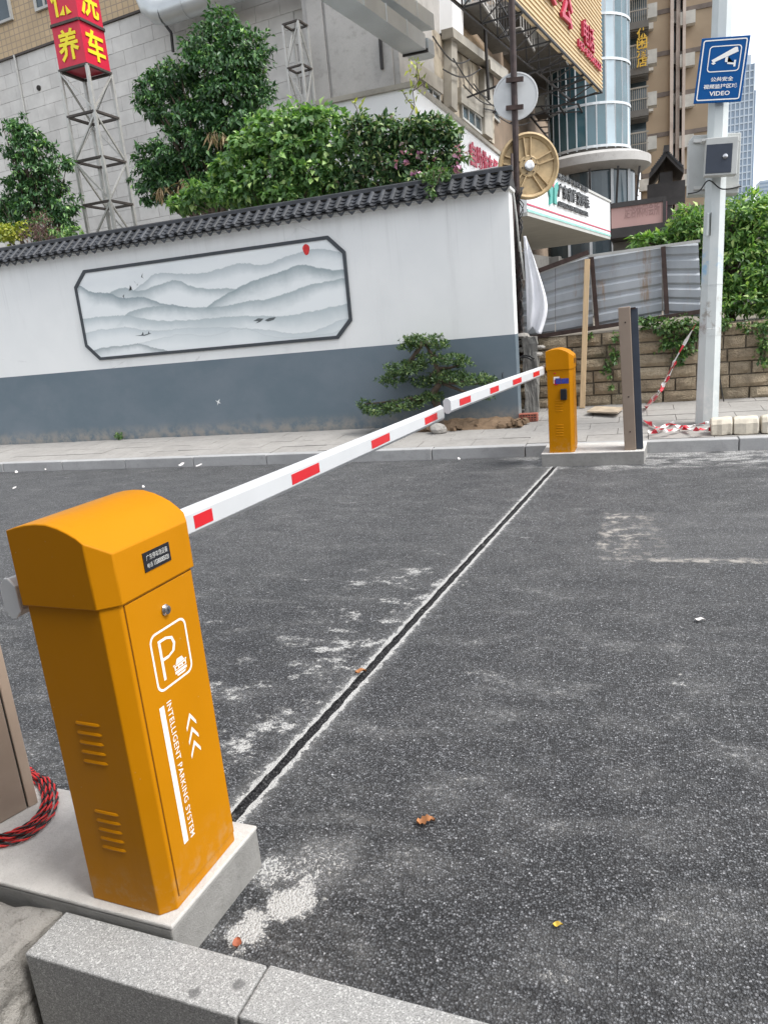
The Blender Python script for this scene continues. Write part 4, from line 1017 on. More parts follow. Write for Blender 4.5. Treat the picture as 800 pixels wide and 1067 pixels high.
def limbs(m, base, cl, r0, seed, fork=.45):
    rg = random.Random(seed); base = Vector(base); top = sum((Vector(c[0]) for c in cl), Vector((0, 0, 0)))/len(cl)
    k = base.lerp(top, fork)
    pts = [base, base.lerp(k, .35)+Vector((rg.uniform(-.05, .05), rg.uniform(-.05, .05), 0)), base.lerp(k, .7)+Vector((rg.uniform(-.07, .07), rg.uniform(-.05, .05), 0)), k]
    m.tube(pts, [r0, r0*.85, r0*.75, r0*.62], 9)
    for c, rad in cl:
        c = Vector(c); d = c-k; mid = k+d*.5+Vector((rg.uniform(-.1, .1), rg.uniform(-.1, .1), .08*d.length))
        m.tube([k, mid, c], [r0*.5, r0*.3, r0*.1], 6)
        for _ in range(3):
            e = c+Vector((rg.uniform(-1, 1)*rad[0], rg.uniform(-1, 1)*rad[1], rg.uniform(-.3, 1)*rad[2]))*.8; m.tube([mid, (mid+e)/2+Vector((0, 0, .04)), e], [r0*.22, r0*.14, r0*.05], 5)
    return m
def px(u, v, y, ru, rv, ry=None):
    """clump from pixel centre and pixel radii at depth y"""
    c = ony(u, v, y); k = (c-CAM).dot(FWD)/F_PX; return (tuple(c), (ru*k, ry or ru*k*.9, rv*k))
def tree(name, label, cat, base, cl, n, size, mat, seed, asp=.45, r0=.08, group=None, shell=.55, droop=.3, sub=14, subr=.32, fork=.45):
    t = thing(name, label, cat, base, 0, group)
    limbs(MB(), base, cl, r0, seed, fork).build('trunk', 'bark', t, smooth='all')
    P, N = clumps(cl, n, seed, shell, sub, subr); leaf_mesh('crown', mat, t, P, N, size, asp, seed=seed, droop=droop); return t

# bonsai
YB = 8.55; bs = ony(458, 436, YB); bs.z = walk_z(YB)+.02
cl = [px(440, 354, YB, 22, 7), px(428, 361, YB, 14, 5), px(456, 360, YB, 12, 6), px(424, 383, YB, 24, 9), px(410, 395, YB, 17, 9), px(446, 374, YB, 14, 8), px(470, 375, YB, 18, 7), px(483, 379, YB, 10, 6), px(466, 392, YB+.05, 22, 9),
      px(492, 396, YB, 22, 7), px(510, 399, YB, 10, 5), px(440, 398, YB+.05, 14, 8), px(420, 422, YB-.05, 24, 8), px(395, 427, YB-.08, 20, 7), px(380, 421, YB-.08, 9, 6), px(448, 414, YB, 16, 8), px(500, 412, YB, 14, 6)]
bt = thing('bonsai_tree', 'cloud-pruned dark green bonsai tree in front of the blue-grey band', 'tree', bs)
m = MB(); tr = [bs]+[ony(u, v, YB) for u, v in ((456, 424), (451, 411), (458, 398), (455, 384), (450, 370), (441, 356))]; tr = [tr[0]]+tr[1:]
m.tube(spline(tr, 5), [.055-.042*k/(5*(len(tr)-1)) for k in range(5*(len(tr)-1)+1)], 9)
for c, rad in cl:
    c = Vector(c); q = min(tr, key=lambda p: (p-c-Vector((0, 0, .08))).length); m.tube([q, (q+c)/2+Vector((0, 0, -.02)), c], [.022, .016, .006], 6)
m.build('trunk', 'bark', bt, smooth='all')
cl = [(c, (r[0]*.96, r[1], r[2]*.74)) for c, r in cl]; P, N = clumps(cl, 19000, 7, .6, 10, .30, .02); leaf_mesh('crown', 'leaf_needle', bt, P, N, .036, .36, seed=7, droop=-.45)

# big dark tree
YT = 12.6; g1 = ony(225, 240, YT); g1.z = TZ
cl = [px(232, 25, YT, 16, 14), px(215, 45, YT, 24, 16), px(250, 48, YT, 26, 16), px(228, 72, YT, 36, 16), px(258, 70, YT, 22, 20), px(180, 80, YT, 22, 14), px(160, 92, YT, 16, 16), px(168, 110, YT, 22, 14), px(240, 98, YT, 34, 18),
      px(195, 95, YT+.3, 20, 16), px(265, 105, YT, 16, 16), px(210, 125, YT, 32, 15), px(245, 128, YT, 28, 16), px(190, 150, YT-.2, 30, 14), px(160, 165, YT-.2, 18, 14), px(160, 182, YT-.2, 22, 12), px(158, 200, YT-.2, 14, 10), px(205, 170, YT+.2, 32, 18), px(240, 155, YT, 30, 16), px(185, 190, YT, 24, 16), px(230, 190, YT+.2, 30, 20)]
t = tree('evergreen_tree', 'tall dark green tree with drooping leaf tufts in front of grey panel wall', 'tree', g1, cl, 34000, .098, 'leaf_dark', 3, .42, .11, droop=.75, shell=.7, sub=26, subr=.40)
P, N = clumps([px(228, 138, YT-.45, 9, 9), px(170, 195, YT-.4, 8, 9), px(192, 195, YT-.4, 8, 8)], 170, 5, .2, 6, .5); N[:, 2] -= 1.0; leaf_mesh('dead_fronds', 'dead_leaf', t, P, N, .20, .12, seed=5, droop=1.6)
# left tree
YL = 12.2; g2 = ony(40, 262, YL); g2.z = TZ
cl = [px(14, 134, YL, 14, 9), px(30, 142, YL, 14, 8), px(22, 155, YL, 18, 9), px(45, 158, YL, 16, 9), px(35, 175, YL, 22, 11), px(62, 172, YL, 14, 7), px(25, 193, YL, 20, 10), px(50, 195, YL, 20, 10), px(10, 212, YL, 16, 10), px(35, 215, YL, 24, 12), px(65, 215, YL, 17, 10), px(55, 235, YL, 26, 12), px(15, 235, YL, 20, 10), px(-15, 225, YL, 20, 20)]
tree('leafy_tree', 'dark leafy tree at the left edge in front of grey panel wall', 'tree', g2, cl, 13000, .098, 'leaf_dark', 13, .42, .08, droop=.5, shell=.62, sub=22, subr=.48)
# broadleaf shrub, light green
YS = 10.6; g3 = ony(290, 235, YS); g3.z = TZ
cl = [px(290, 130, YS, 26, 13), px(330, 125, YS, 24, 12), px(265, 150, YS, 24, 12), px(305, 155, YS, 32, 14), px(345, 150, YS, 22, 16), px(245, 175, YS, 26, 12), px(285, 182, YS, 34, 14), px(325, 180, YS, 28, 14), px(215, 200, YS, 26, 9), px(255, 203, YS, 30, 11), px(300, 207, YS, 30, 10), px(195, 212, YS, 18, 6), px(340, 195, YS, 20, 10)]
tree('broadleaf_shrub', 'light green broad-leaved shrub rising over the tiled coping', 'shrub', g3, cl, 12500, .098, 'leaf_mid', 23, .66, .05, droop=.35, shell=.6, sub=14, subr=.55)
# mixed dark shrub with purple flowers
g4 = ony(420, 220, YS-.1); g4.z = TZ
cl = [px(375, 135, YS, 20, 14), px(400, 140, YS, 22, 16), px(430, 140, YS, 22, 15), px(455, 135, YS, 20, 13), px(470, 140, YS, 10, 10), px(380, 165, YS, 24, 16), px(415, 170, YS, 24, 14), px(445, 165, YS, 20, 14), px(470, 165, YS, 14, 14), px(365, 190, YS, 22, 12), px(400, 192, YS, 22, 10), px(435, 188, YS-.2, 20, 10), px(462, 183, YS-.2, 14, 8)]
t = tree('flowering_shrub', 'dense dark shrub with purple flowers above the right half of the coping', 'shrub', g4, cl, 12000, .085, 'leaf_mixed', 33, .5, .045, shell=.5, sub=10, subr=.42)
P, N = clumps([px(480, 158, YS-.3, 7, 10), px(474, 172, YS-.4, 9, 6), px(440, 172, YS-.45, 34, 12)], 75, 8, .6, 5, .3); leaf_mesh('flowers', 'petal', t, P, N, .06, .8, seed=8)['kind'] = 'stuff'
for pts in ([(425, 125), (432, 110), (430, 95), (437, 82), (434, 70)], [(432, 112), (424, 104), (420, 96)], [(374, 125), (372, 114), (369, 108)], [(430, 95), (440, 88), (444, 92)]): MB().tube([ony(u, v, YS-.1) for u, v in pts], .006, 5).build('shoot', 'bark', t)
P = []; 
for u, v in ((434, 66), (438, 70), (428, 70), (432, 78), (440, 82), (430, 90), (421, 96), (436, 96), (424, 106), (432, 112), (370, 108), (376, 112), (444, 92), (427, 64)): P += [tuple(ony(u+dx, v+dy, YS-.1)) for dx, dy in ((0, 0), (2, 1), (-2, 1.5), (1, -2), (-1, 3))]
leaf_mesh('shoot_leaves', 'leaf_gold', t, P, [(0, -.2, .5)]*len(P), .10, .4, seed=4)
# creeper hanging over the coping
cv = thing('hanging_creeper', 'green creeper hanging over the tiled coping below the flowering shrub', 'creeper', ony(452, 200, WALL_Y-.1))
P, N = clumps([px(452, 185, WALL_Y-.05, 9, 8, .08), px(449, 197, WALL_Y-.16, 5, 9, .05), px(460, 180, WALL_Y-.02, 9, 6, .08), px(440, 182, WALL_Y-.02, 8, 5, .08)], 500, 3, .3, 6, .5); leaf_mesh('leaves', 'leaf_ivy', cv, P, N, .045, .6, seed=9, droop=.6)
m = MB()
for pts in ([(452, 178), (451, 190), (449, 204)], [(460, 176), (457, 186), (455, 192)]): m.tube([ony(u, v, WALL_Y-.14) for u, v in pts], .004, 5)
m.build('stem', 'bark', cv)
# small shrubs at the left over the coping
g5 = ony(12, 262, 9.9); g5.z = TZ; tree('golden_shrub', 'yellow-green shrub peeping over the coping at the left edge', 'shrub', g5, [px(8, 243, 9.9, 15, 8), px(22, 240, 9.9, 10, 7), px(-8, 245, 9.9, 14, 8)], 900, .07, 'leaf_gold', 43, .5, .03, sub=7)
g6 = ony(45, 258, 9.9); g6.z = TZ; tree('purple_shrub', 'small brownish purple shrub over the coping beside the yellow-green shrub', 'shrub', g6, [px(42, 232, 9.9, 13, 9), px(36, 242, 9.9, 15, 7), px(55, 243, 9.9, 10, 6)], 900, .05, 'leaf_purple', 44, .3, .03, sub=7)
g7 = ony(68, 252, 9.8); g7.z = TZ; tree('small_shrub', 'small bright green shrub over the coping beside the lattice mast', 'shrub', g7, [px(66, 241, 9.8, 12, 5), px(78, 240, 9.8, 8, 4)], 350, .06, 'leaf_mid', 45, .5, .02, sub=7)
# hedge on the right, spilling over the stone wall
YH = 10.1; g8 = ony(760, 335, YH); g8.z = TZ
cl = [px(672, 252, YH, 18, 5), px(692, 247, YH, 16, 8), px(714, 230, YH, 16, 12), px(705, 245, YH+.1, 14, 8), px(725, 240, YH, 20, 18), px(770, 220, YH, 26, 16), px(800, 222, YH, 22, 16), px(755, 245, YH, 24, 18), px(785, 250, YH, 26, 18), px(735, 275, YH, 12, 20), px(765, 280, YH-.1, 28, 20), px(800, 285, YH-.1, 26, 22), px(745, 305, YH-.1, 22, 14), px(778, 310, YH-.2, 26, 14), px(805, 315, YH-.2, 20, 14), px(725, 310, YH-.2, 14, 12), px(830, 260, YH, 30, 50), px(745, 322, YH-.3, 14, 9)]
tree('hedge_bush', 'big bright green leafy bush behind the light pole on the right', 'bush', g8, cl, 17000, .086, 'leaf_hedge', 53, .38, .07, droop=.15, shell=.6, sub=16, subr=.50)
# creeper down the stone wall
cv = thing('wall_creeper', 'green creeper trailing down the brown stone wall right of the far post', 'creeper', ony(690, 345, RY-.08))
cl = [px(672, 335, RY-.05, 14, 7, .06), px(690, 340, RY-.06, 20, 9, .08), px(712, 338, RY-.06, 16, 9, .08), px(700, 355, RY-.06, 14, 10, .05), px(715, 358, RY-.06, 12, 10, .05), px(708, 372, RY-.06, 7, 10, .04), px(728, 345, RY-.06, 12, 10, .07), px(640, 372, RY-.05, 5, 12, .03), px(632, 385, RY-.05, 5, 8, .03), px(640, 352, RY-.05, 9, 5, .04), px(637, 402, RY-.05, 3, 4, .02), px(790, 340, RY-.06, 18, 8, .06), px(795, 365, RY-.06, 7, 22, .04), px(755, 338, RY-.06, 14, 6, .05), px(612, 352, RY-.04, 8, 4, .03)]
P, N = clumps(cl, 2600, 61, .3, 7, .45); N[:, 1] -= .6; leaf_mesh('leaves', 'leaf_ivy', cv, P, N, .050, .62, seed=61, droop=.5)
m = MB()
for pts in ([(690, 335), (697, 355), (706, 378)], [(715, 335), (718, 360), (716, 372)], [(640, 350), (641, 370), (636, 395)], [(794, 340), (797, 365), (795, 388)]): m.tube([ony(u, v, RY-.045) for u, v in pts], .005, 5)
m.build('stem', 'bark', cv)
# weed at the wall foot
c = ony(125, 455, 8.78); c.z = walk_z(8.78); cv = thing('weed', 'small green weed at the foot of the blue-grey band', 'weed', c)
P, N = clumps([((c.x, c.y, c.z+.05), (.07, .03, .05))], 60, 2, .1, 6, .6); leaf_mesh('leaves', 'leaf_ivy', cv, P, N, .05, .45, seed=2, droop=-.2)

# ------------------------------------------------------------------ poles, signs, odds and ends
# dark pole with a disc and a wheel
YP = 9.55
pb_ = ony(541, 330, YP); dp = thing('sign_pole', 'thin dark rusty pole with the back of a round sign beyond the wall end', 'sign pole', (pb_.x, YP, TZ-.3))
MB().tube([(ony(541, 345, YP).x, YP, TZ-.25), ony(541, 330, YP), ony(537, 150, YP), ony(532, -30, YP)], .036, 10).build('pole', 'dark_pole', dp, smooth=True)
dc = ony(535.5, 98.5, YP-.06); sdir = Vector((.12, -1, .05)).normalized(); sx_ = sdir.cross(Z1).normalized(); sz_ = sx_.cross(sdir)
MB().lathe([(.252, 0), (.262, .006), (.262, .014), (.245, .016), (.24, .010)], dc + Vector((0, .10, 0)), (sx_, sz_, sdir), 40).build('disc', 'disc_grey', dp, smooth=True)
for v in (83, 112): MB().bar(ony(527, v+.8, YP-.045), ony(545, v-.8, YP-.045), .03, .05).build('clamp', 'rusty_steel', dp)
# wheel
wc = ony(550, 173.5, YP+.12); wd_ = Vector((.50, -1, -.02)).normalized(); wx_ = -wd_.cross(Z1).normalized(); wz_ = Vector((0, 0, 1))
WR = .375; wh = thing('spoked_wheel', 'large tan spoked wheel hanging on the dark pole', 'wheel', wc-Vector((0, 0, WR)))
wz_ = wd_.cross(wx_).normalized(); wz_ = wz_ if wz_.z > 0 else -wz_
AX = (wx_, wz_, wd_)
MB().lathe([(WR*.97, -.02), (WR, -.01), (WR, .04), (WR*.94, .05), (WR*.91, .03), (WR*.86, .02), (WR*.84, .0)], wc, AX, 48).build('rim', 'gold_wheel', wh, smooth=True)
MB().lathe([(WR*.84, -.012), (WR*.84, .003), (.02, .006)], wc, AX, 48).build('disc', 'gold_wheel', wh, smooth=True)
for k in range(5):
    a = radians(20+72*k); dr = wx_*cos(a)+wz_*sin(a); pr = -wx_*sin(a)+wz_*cos(a)
    for s in (-1, 1): MB().bar(wc+dr*.115+pr*.03*s+wd_*.02, wc+dr*WR*.85+pr*.045*s+wd_*.02, .014, .03, wd_).build('spoke_rib', 'gold_wheel', wh)
MB().lathe([(.125, .0), (.125, .022), (.11, .028), (.105, .024)], wc, AX, 28).build('hub_plate', 'gold_wheel', wh, smooth=True)
hb = MB().lathe([(.06, .024), (.06, .05), (.05, .055), (.02, .055)], wc, AX, 20).build('hub', 'chrome', wh, smooth=True)
for k in range(6):
    a = radians(60*k+10); MB().lathe([(.009, .028), (.009, .040), (.004, .042)], wc+wx_*cos(a)*.085+wz_*sin(a)*.085, AX, 8).build('bolt', 'rusty_steel', wh)
pts = [(531.5, 180), (535, 205), (538, 228), (541, 262)]
solo('conduit', MB().tube([ony(u, v, 9.3) for u, v in pts], .012, 8), 'window_frame', 'thin pale conduit leaning by the dark pole at the wall end', 'conduit', smooth='all')
solo('rusty_rod', MB().tube([ony(533, 160, 9.45), ony(535, 260, 9.45), ony(537, 345, 9.45)], .016, 8), 'dark_pole', 'second thin dark rod beside the dark pole at the wall end', 'rod', smooth='all')
# vine wires round the pole
m = MB(); rr = random.Random(8)
for k in range(6):
    pts = []; a0 = rr.uniform(0, 6)
    for i in range(26): pts.append(ony(540+4*sin(a0+i*.9)+rr.uniform(-1.5, 1.5), 195+i*6, YP-.05+.03*cos(a0+i*.9)))
    m.tube(pts, .007, 5)
solo('twisted_wires', m, 'cable_black', 'tangle of black wires wound round the lower dark pole', 'wires', smooth='all')
# white cloth
cl_ = thing('white_cloth', 'white cloth hanging like a flag by the wall end', 'cloth', ony(556, 346, 9.25))
Lp = [(545, 246), (546.5, 275), (548, 310), (549, 346)]; Rp = [(547.5, 246), (558, 275), (570, 318), (563.5, 348)]
L2 = spline([Vector((u, v, 0)) for u, v in Lp], 8); R2 = spline([Vector((u, v, 0)) for u, v in Rp], 8); n = 14; vs = []
for j, (a, b) in enumerate(zip(L2, R2)):
    for i in range(n+1):
        f = i/n; q = a.lerp(b, f); k = j/len(L2); dy = .035*k*sin(f*11+k*2.0)+.02*k*sin(f*5+1)+.012*sin(f*23+k*7)*min(1, k*2)+.008*sin(k*19+f*6); vv = q.y - (9*k**6)*max(0, 1-abs(f-.38)/.30); vs.append(ony(q.x, vv, 9.25+dy))
m = MB(); m.add(vs, [(j*(n+1)+i, j*(n+1)+i+1, (j+1)*(n+1)+i+1, (j+1)*(n+1)+i) for j in range(len(L2)-1) for i in range(n)])
o = m.build('fabric', 'cloth_white', cl_, smooth='all'); md = o.modifiers.new('s', 'SOLIDIFY'); md.thickness = .002
MB().tube([ony(541, 252, 9.26), ony(546, 292, 9.26)], .012, 8).build('stick', 'window_frame', cl_, smooth='all')

# light pole
YQ = 8.24; lb0 = ony(735.5, 441, YQ)
def lpx(v): return 735.5+(441-v)*(752-735.5)/441
lp = thing('light_pole', 'pale grey octagonal light pole with peeling paint on the right', 'pole', (lb0.x, YQ, walk_z(YQ)))
topz = 6.2; zt0 = walk_z(YQ)-.03; tp = ony(752, 0, YQ); lean = Vector(((tp.x-lb0.x)/(tp.z-lb0.z), 0, 1))
pts = [Vector((lb0.x, YQ, zt0))+lean*h for h in (0, 1.0, 1.003, 2.2, 6.2)]
MB().tube(pts, [.116, .108, .106, .098, .076], 8, phase=pi/8).build('shaft', 'pole_paint', lp)
for zz_, r in ((.93, .112), (1.42, .108)): MB().tube([pts[0]+lean*zz_, pts[0]+lean*(zz_+.012)], r*.985, 8, phase=pi/8).build('band', 'pole_paint', lp)
h0 = ony(736, 246, YQ-.1); h1 = ony(737, 222, YQ-.1); MB().bar(h0, h1, .05, .02).build('hatch', 'pole_paint', lp, bevel=.004)
MB().bar(h0+Vector((.027, -.012, 0)), h1+Vector((.027, -.012, 0)), .008, .008).build('hatch_edge', 'dark_gap', lp)
# sign
YG = YQ-.16
q = [ony(u, v, YG) for u, v in ((722, 108), (771.5, 105.5), (774, 36.5), (724, 41))]
sg = thing('camera_sign', 'blue surveillance notice with white camera symbol on the light pole', 'sign', (q[0]+q[1])/2)
ex = (q[1]-q[0]); Wd = ex.length; ex.normalize(); ey = (q[3]-q[0]); Hd = ey.length; ey = (ey-ex*ey.dot(ex)).normalized(); nn_ = ex.cross(ey)
if nn_.y > 0: nn_ = -nn_
def sp(u, v, d=0.0): return q[0]+ex*(u*Wd)+ey*(v*Hd)+nn_*d
m = MB(); m.prism([sp(0, 0), sp(1, 0), sp(1, 1), sp(0, 1)], -nn_*.02); m.build('board', 'sign_blue', sg, bevel=.004)
def sring(o_, i_): 
    m = MB(); ring(m, o_, i_); return m
def srr(u0, u1, v0, v1, r, d):
    pts = []; r_ = r
    for (cu, cv_, a0) in ((u1*Wd-r, v1*Hd-r, 0), (u0*Wd+r, v1*Hd-r, 90), (u0*Wd+r, v0*Hd+r, 180), (u1*Wd-r, v0*Hd+r, 270)):
        for k in range(6): a = radians(a0+18*k); pts.append(q[0]+ex*(cu+r*cos(a))+ey*(cv_+r*sin(a))+nn_*d)
    return pts
t_ = .010
sring(srr(.045, .955, .035, .965, .02, .003), srr(.045+t_/Wd, .955-t_/Wd, .035+t_/Hd, .965-t_/Hd, .012, .003)).build('border', 'white_print', sg)
sring(srr(.19, .86, .47, .87, .03, .003), srr(.19+.008/Wd, .86-.008/Wd, .47+.008/Hd, .87-.008/Hd, .024, .003)).build('symbol_frame', 'white_print', sg)
def spoly(name, polys, mat='white_print', d=.003):
    m = MB()
    for p in polys: m.add([sp(u, v, d) for u, v in p], [tuple(range(len(p)))])
    m.build(name, mat, sg)
spoly('camera_symbol', [[(.26, .655), (.30, .615), (.80, .765), (.77, .835), (.72, .835)]])
spoly('camera_lens', [[(.26, .61), (.31, .585), (.36, .605), (.33, .625)]])
spoly('camera_bracket', [[(.545, .685), (.60, .70), (.60, .585), (.735, .572), (.735, .54), (.775, .54), (.775, .64), (.735, .64), (.735, .60), (.57, .615), (.545, .62)]])
for s_, u0, u1, v0, v1 in (('公共安全', .30, .77, .325, .395), ('视频监控区域', .17, .87, .215, .285), ('VIDEO', .31, .74, .105, .175)):
    m = MB(); text(m, s_, sp(u0, v0, .003), ex, ey, width=(u1-u0)*Wd, height=(v1-v0)*Hd, bold=.018); m.build('lettering', 'white_print', sg)
for v in (.25, .78): MB().box(sp(.5, v, -.075), (.22, .03, .12), (ex, ey, nn_)).build('clamp', 'chrome', sg)
# control boxes
bx0 = [ony(u, v, YQ+.10) for u, v in ((717, 205), (772, 205), (772, 136), (717, 140))]
cb = thing('control_cabinet', 'pale grey control cabinet with dark window strapped to the light pole', 'cabinet', (bx0[0]+bx0[1])/2)
m = MB(); m.prism([ony(u, v, YQ+.08) for u, v in ((716, 203), (769, 201), (772, 138), (722, 141), (717, 147))], (0, .24, 0)); m.build('housing', 'box_grey', cb, bevel=.006)
m = MB(); m.prism([ony(u, v, YQ-.11) for u, v in ((732, 186), (765, 184), (767, 145), (734, 147.5))], (0, -.15, 0)); m.build('front_box', 'box_grey', cb, bevel=.005)
m = MB(); m.prism([ony(u, v, YQ-.2625) for u, v in ((734, 181), (761, 179.5), (763, 149), (736, 151))], (0, -.004, 0)); m.build('window', 'dark_glass', cb)
m = MB(); m.prism([ony(u, v, YQ-.24) for u, v in ((731, 147), (768.5, 144), (768.5, 141.5), (731, 144.5))], (0, .16, 0)); m.build('hood', 'box_edge', cb)
MB().lathe([(.022, 0), (.022, .012), (.012, .016)], ony(755, 163, YQ-.267), (Vector((1, 0, 0)), Z1, Vector((0, -1, 0))), 16).build('knob', 'chrome', cb, smooth=True)
for v in (195, 146): m = MB(); m.bar(ony(722, v+1, YQ+.06), ony(770, v-1, YQ+.06), .03, .03); m.build('strap', 'box_edge', cb)
pts = spline([ony(u, v, YQ-.12) for u, v in ((716, 202), (728, 199), (738, 188), (752, 197), (772, 194))], 8)
solo('cabinet_cable', MB().tube(pts, .006, 6), 'cable_black', 'thin dark cable looping below the control cabinet on the light pole', 'cable', smooth='all')
pts = [ony(746.5+7*(k/10)**1.6, 360+58*k/10, YQ+.12+.9*k/10) for k in range(11)]
solo('ground_cable', MB().tube(pts, .008, 6), 'cable_black', 'black cable running from the light pole down the stone wall', 'cable', smooth='all')
# barrier tape
tp_ = thing('barrier_tape', 'red and white barrier tape tied from the light pole to the ground', 'tape', onz(735, 444, walk_z(8.1)))
def ribbon(path, wd, cols, tw=0.0, seg=3):
    for i in range(0, len(path)-1, seg):
        m = MB(); s = path[i:i+seg+1]
        for j in range(len(s)-1):
            a, b = s[j], s[j+1]; t = (b-a).normalized(); up = Vector((sin(tw*(i+j)), -.35, cos(tw*(i+j)))).normalized(); n0 = t.cross(up).normalized()*wd/2
            up2 = Vector((sin(tw*(i+j+1)), -.35, cos(tw*(i+j+1)))).normalized(); n1 = t.cross(up2).normalized()*wd/2; m.quad(a-n0, a+n0, b+n1, b-n1)
        m.build('tape_segment', cols[(i//seg) % len(cols)], tp_)
path = spline([ony(729, 330, YQ-.13), ony(716, 352, YQ-.05), ony(703, 375, YQ+.02), ony(692, 397, YQ+.05), ony(683, 411, YQ+.0), onz(671, 424, walk_z(9)+.03)], 9)
ribbon(path, .034, ['tape_white', 'tape_red', 'tape_white'], .35)
ribbon([p+Vector((.012, -.02, -.012)) for p in path[18:]], .03, ['tape_red', 'tape_white'], .5)
wz = walk_z(8.2)+.02
path = spline([onz(742, 438, wz+.06), onz(741, 446, wz+.01), onz(728, 447, wz+.03), onz(712, 446, wz), onz(700, 442, wz+.03), onz(688, 446, wz), onz(675, 440, wz+.02), onz(666, 437, wz)], 9)
ribbon(path, .045, ['tape_red', 'tape_white', 'tape_red'], .4)
path = spline([onz(738, 440, wz+.04), onz(722, 443, wz+.02), onz(705, 447, wz+.01), onz(690, 449, wz+.02), onz(676, 450, wz), onz(688, 446, wz+.02), onz(702, 440, wz)], 9)
ribbon(path, .04, ['tape_white', 'tape_red', 'tape_white'], .55)
# cream stone blocks on the kerb
for i, (u0, u1) in enumerate(((740.5, 763), (764, 790), (793, 815))):
    a = onz(u0, 458.5, .125); b = onz(u1, 458.5, .125); L = b.x-a.x; zb_ = walk_z(7.65)+.004; y0_ = 7.64; m = MB(); n = 8; vs = []
    prof = [(-.0, 0), (.0, .11), (.03, .155), (.09, .17), (.15, .155), (.18, .11), (.18, 0)]
    a = ony(u0, 455, y0_); b = ony(u1, 455, y0_); L = b.x-a.x
    for k in range(5):
        for (yy, z_) in prof: vs.append((a.x+L*k/4+.006*sin(k*3+z_*40), y0_+yy+.006*sin(k*2.3+i), zb_+z_*(1 if 0 < k < 4 else .95)+.004*sin(k*5+i)))
    p_ = len(prof); fs = [(k*p_+j, k*p_+j+1, (k+1)*p_+j+1, (k+1)*p_+j) for k in range(4) for j in range(p_-1)]+[tuple(range(p_)), tuple(4*p_+j for j in range(p_))[::-1]]
    fs += [(k*p_, (k+1)*p_, (k+1)*p_+p_-1, k*p_+p_-1) for k in range(4)]
    m.add(vs, fs); o = solo('stone_block', m, 'cream_stone', ('leftmost rounded cream stone block on the far kerb beside the light pole', 'middle rounded cream stone block on the far kerb', 'cream stone block on the far kerb cut off by the right edge')[i], 'block', 'cream stone blocks on the far kerb', bevel=.012)

# ------------------------------------------------------------------ fallen leaves and scraps
def fallen(u, v, size, mat, label, rot, z0=0.0, pr=(0, .55, .9, 1, .92, .75, .5, .22, 0)):
    c = onz(u, v, z0); m = MB(); n = 8; vs = []
    for i in range(n+1):
        f = i/n-.5
        for j in (-1, 0, 1):
            wd = pr[i]*.33*size; x = f*size; y = j*wd; z = .012*size/.05*(abs(j)*.8+.6*sin(f*4+1)**2)+.004
            vs.append((c.x+x*cos(rot)-y*sin(rot), c.y+x*sin(rot)+y*cos(rot), z0+z))
    fs = [(i*3+j, i*3+j+1, i*3+j+4, i*3+j+3) for i in range(n) for j in range(2)]; m.add(vs, fs)
    return solo('fallen_leaf', m, mat, label, 'leaf', 'fallen leaves on the road', smooth='all')
fallen(444, 859, .055, 'leaf_brown', 'curled orange-brown leaf in the middle of the near asphalt', .5, 0.0, (.05, .85, .45, 1.15, .6, .95, .4, .5, .02))
fallen(248, 985, .034, 'leaf_red', 'reddish brown leaf by the near plinth and granite kerb', 2.0)
fallen(581, 966, .024, 'leaf_yellow', 'small yellow leaf on the near asphalt at lower right', .3)
fallen(376, 702, .05, 'leaf_brown', 'brown leaf lying across the road groove', .6, .002)
fallen(729, 648, .045, 'tape_white', 'pale green-white leaf scrap on the asphalt at right', .1)
rr = random.Random(6)
LS = ('white scrap nearest the left edge at the foot of the far kerb', 'second white scrap from the left edge at the foot of the far kerb', 'long white scrap at the far kerb left of the boom arm', 'white scrap just right of the long scrap at the far kerb', 'tiny white scrap left of the long scrap at the far kerb', 'small white scrap at the far kerb beneath the boom tips', 'white scrap on the asphalt left of the near cabinet lid', 'small white scrap on the asphalt above the near cabinet lid')
for li, (u, v, s) in enumerate(((18, 495, .07), (48, 491, .04), (190, 488.5, .09), (208, 489, .08), (165, 487, .04), (478, 481, .05), (16, 511, .05), (150, 510, .05))):
    c = onz(u, v, 0.0); m = MB(); a = rr.uniform(0, 3); e1 = Vector((cos(a), sin(a), .25)).normalized(); e2 = Vector((-sin(a), cos(a), .1)).normalized()
    m.prism([c+e1*s*x*.5+e2*s*y*.5+Vector((0, 0, .03*s/.05)) for x, y in ((-1, -.3), (-.2, -.6), (1, -.2), (.7, .4), (-.1, .3), (-.8, .5))], (0, 0, .006))
    solo('litter_scrap', m, 'tape_white', LS[li], 'litter', 'white scraps along the far kerb')

# ------------------------------------------------------------------ left building: grey stone panels, tan tiles above
dA = ray(-1180, 489); A0 = ony(0, 64, 18); PA = Plane(A0, (-dA.x, -dA.y))
ZT = 9.38
kA0 = PA.uz(-120, 64)[0]; kA1 = PA.uz(325, 64)[0]
ba = thing('panel_building', 'building with grey stone panel wall below and tan tiled storey above', 'building', PA.at((kA0+kA1)/2, TZ, -3))
m = MB(); m.prism([PA.at(kA0, TZ), PA.at(kA1, TZ), PA.at(kA1, ZT), PA.at(kA0, ZT)], -PA.n*6); core = m.build('wall', 'panel_joint', ba)
pw, ph = .66, .33; angA = math.atan2(PA.d.y, PA.d.x)
me = mesh_of(MB().bb(-pw/2+.004, pw/2-.004, -.018, 0, -ph/2+.004, ph/2-.004), 'panel_stone')
z = ZT-.02-ph/2; row = 0; sgn = 1 if PA.n.dot(Vector((sin(angA), -cos(angA), 0))) > 0 else -1
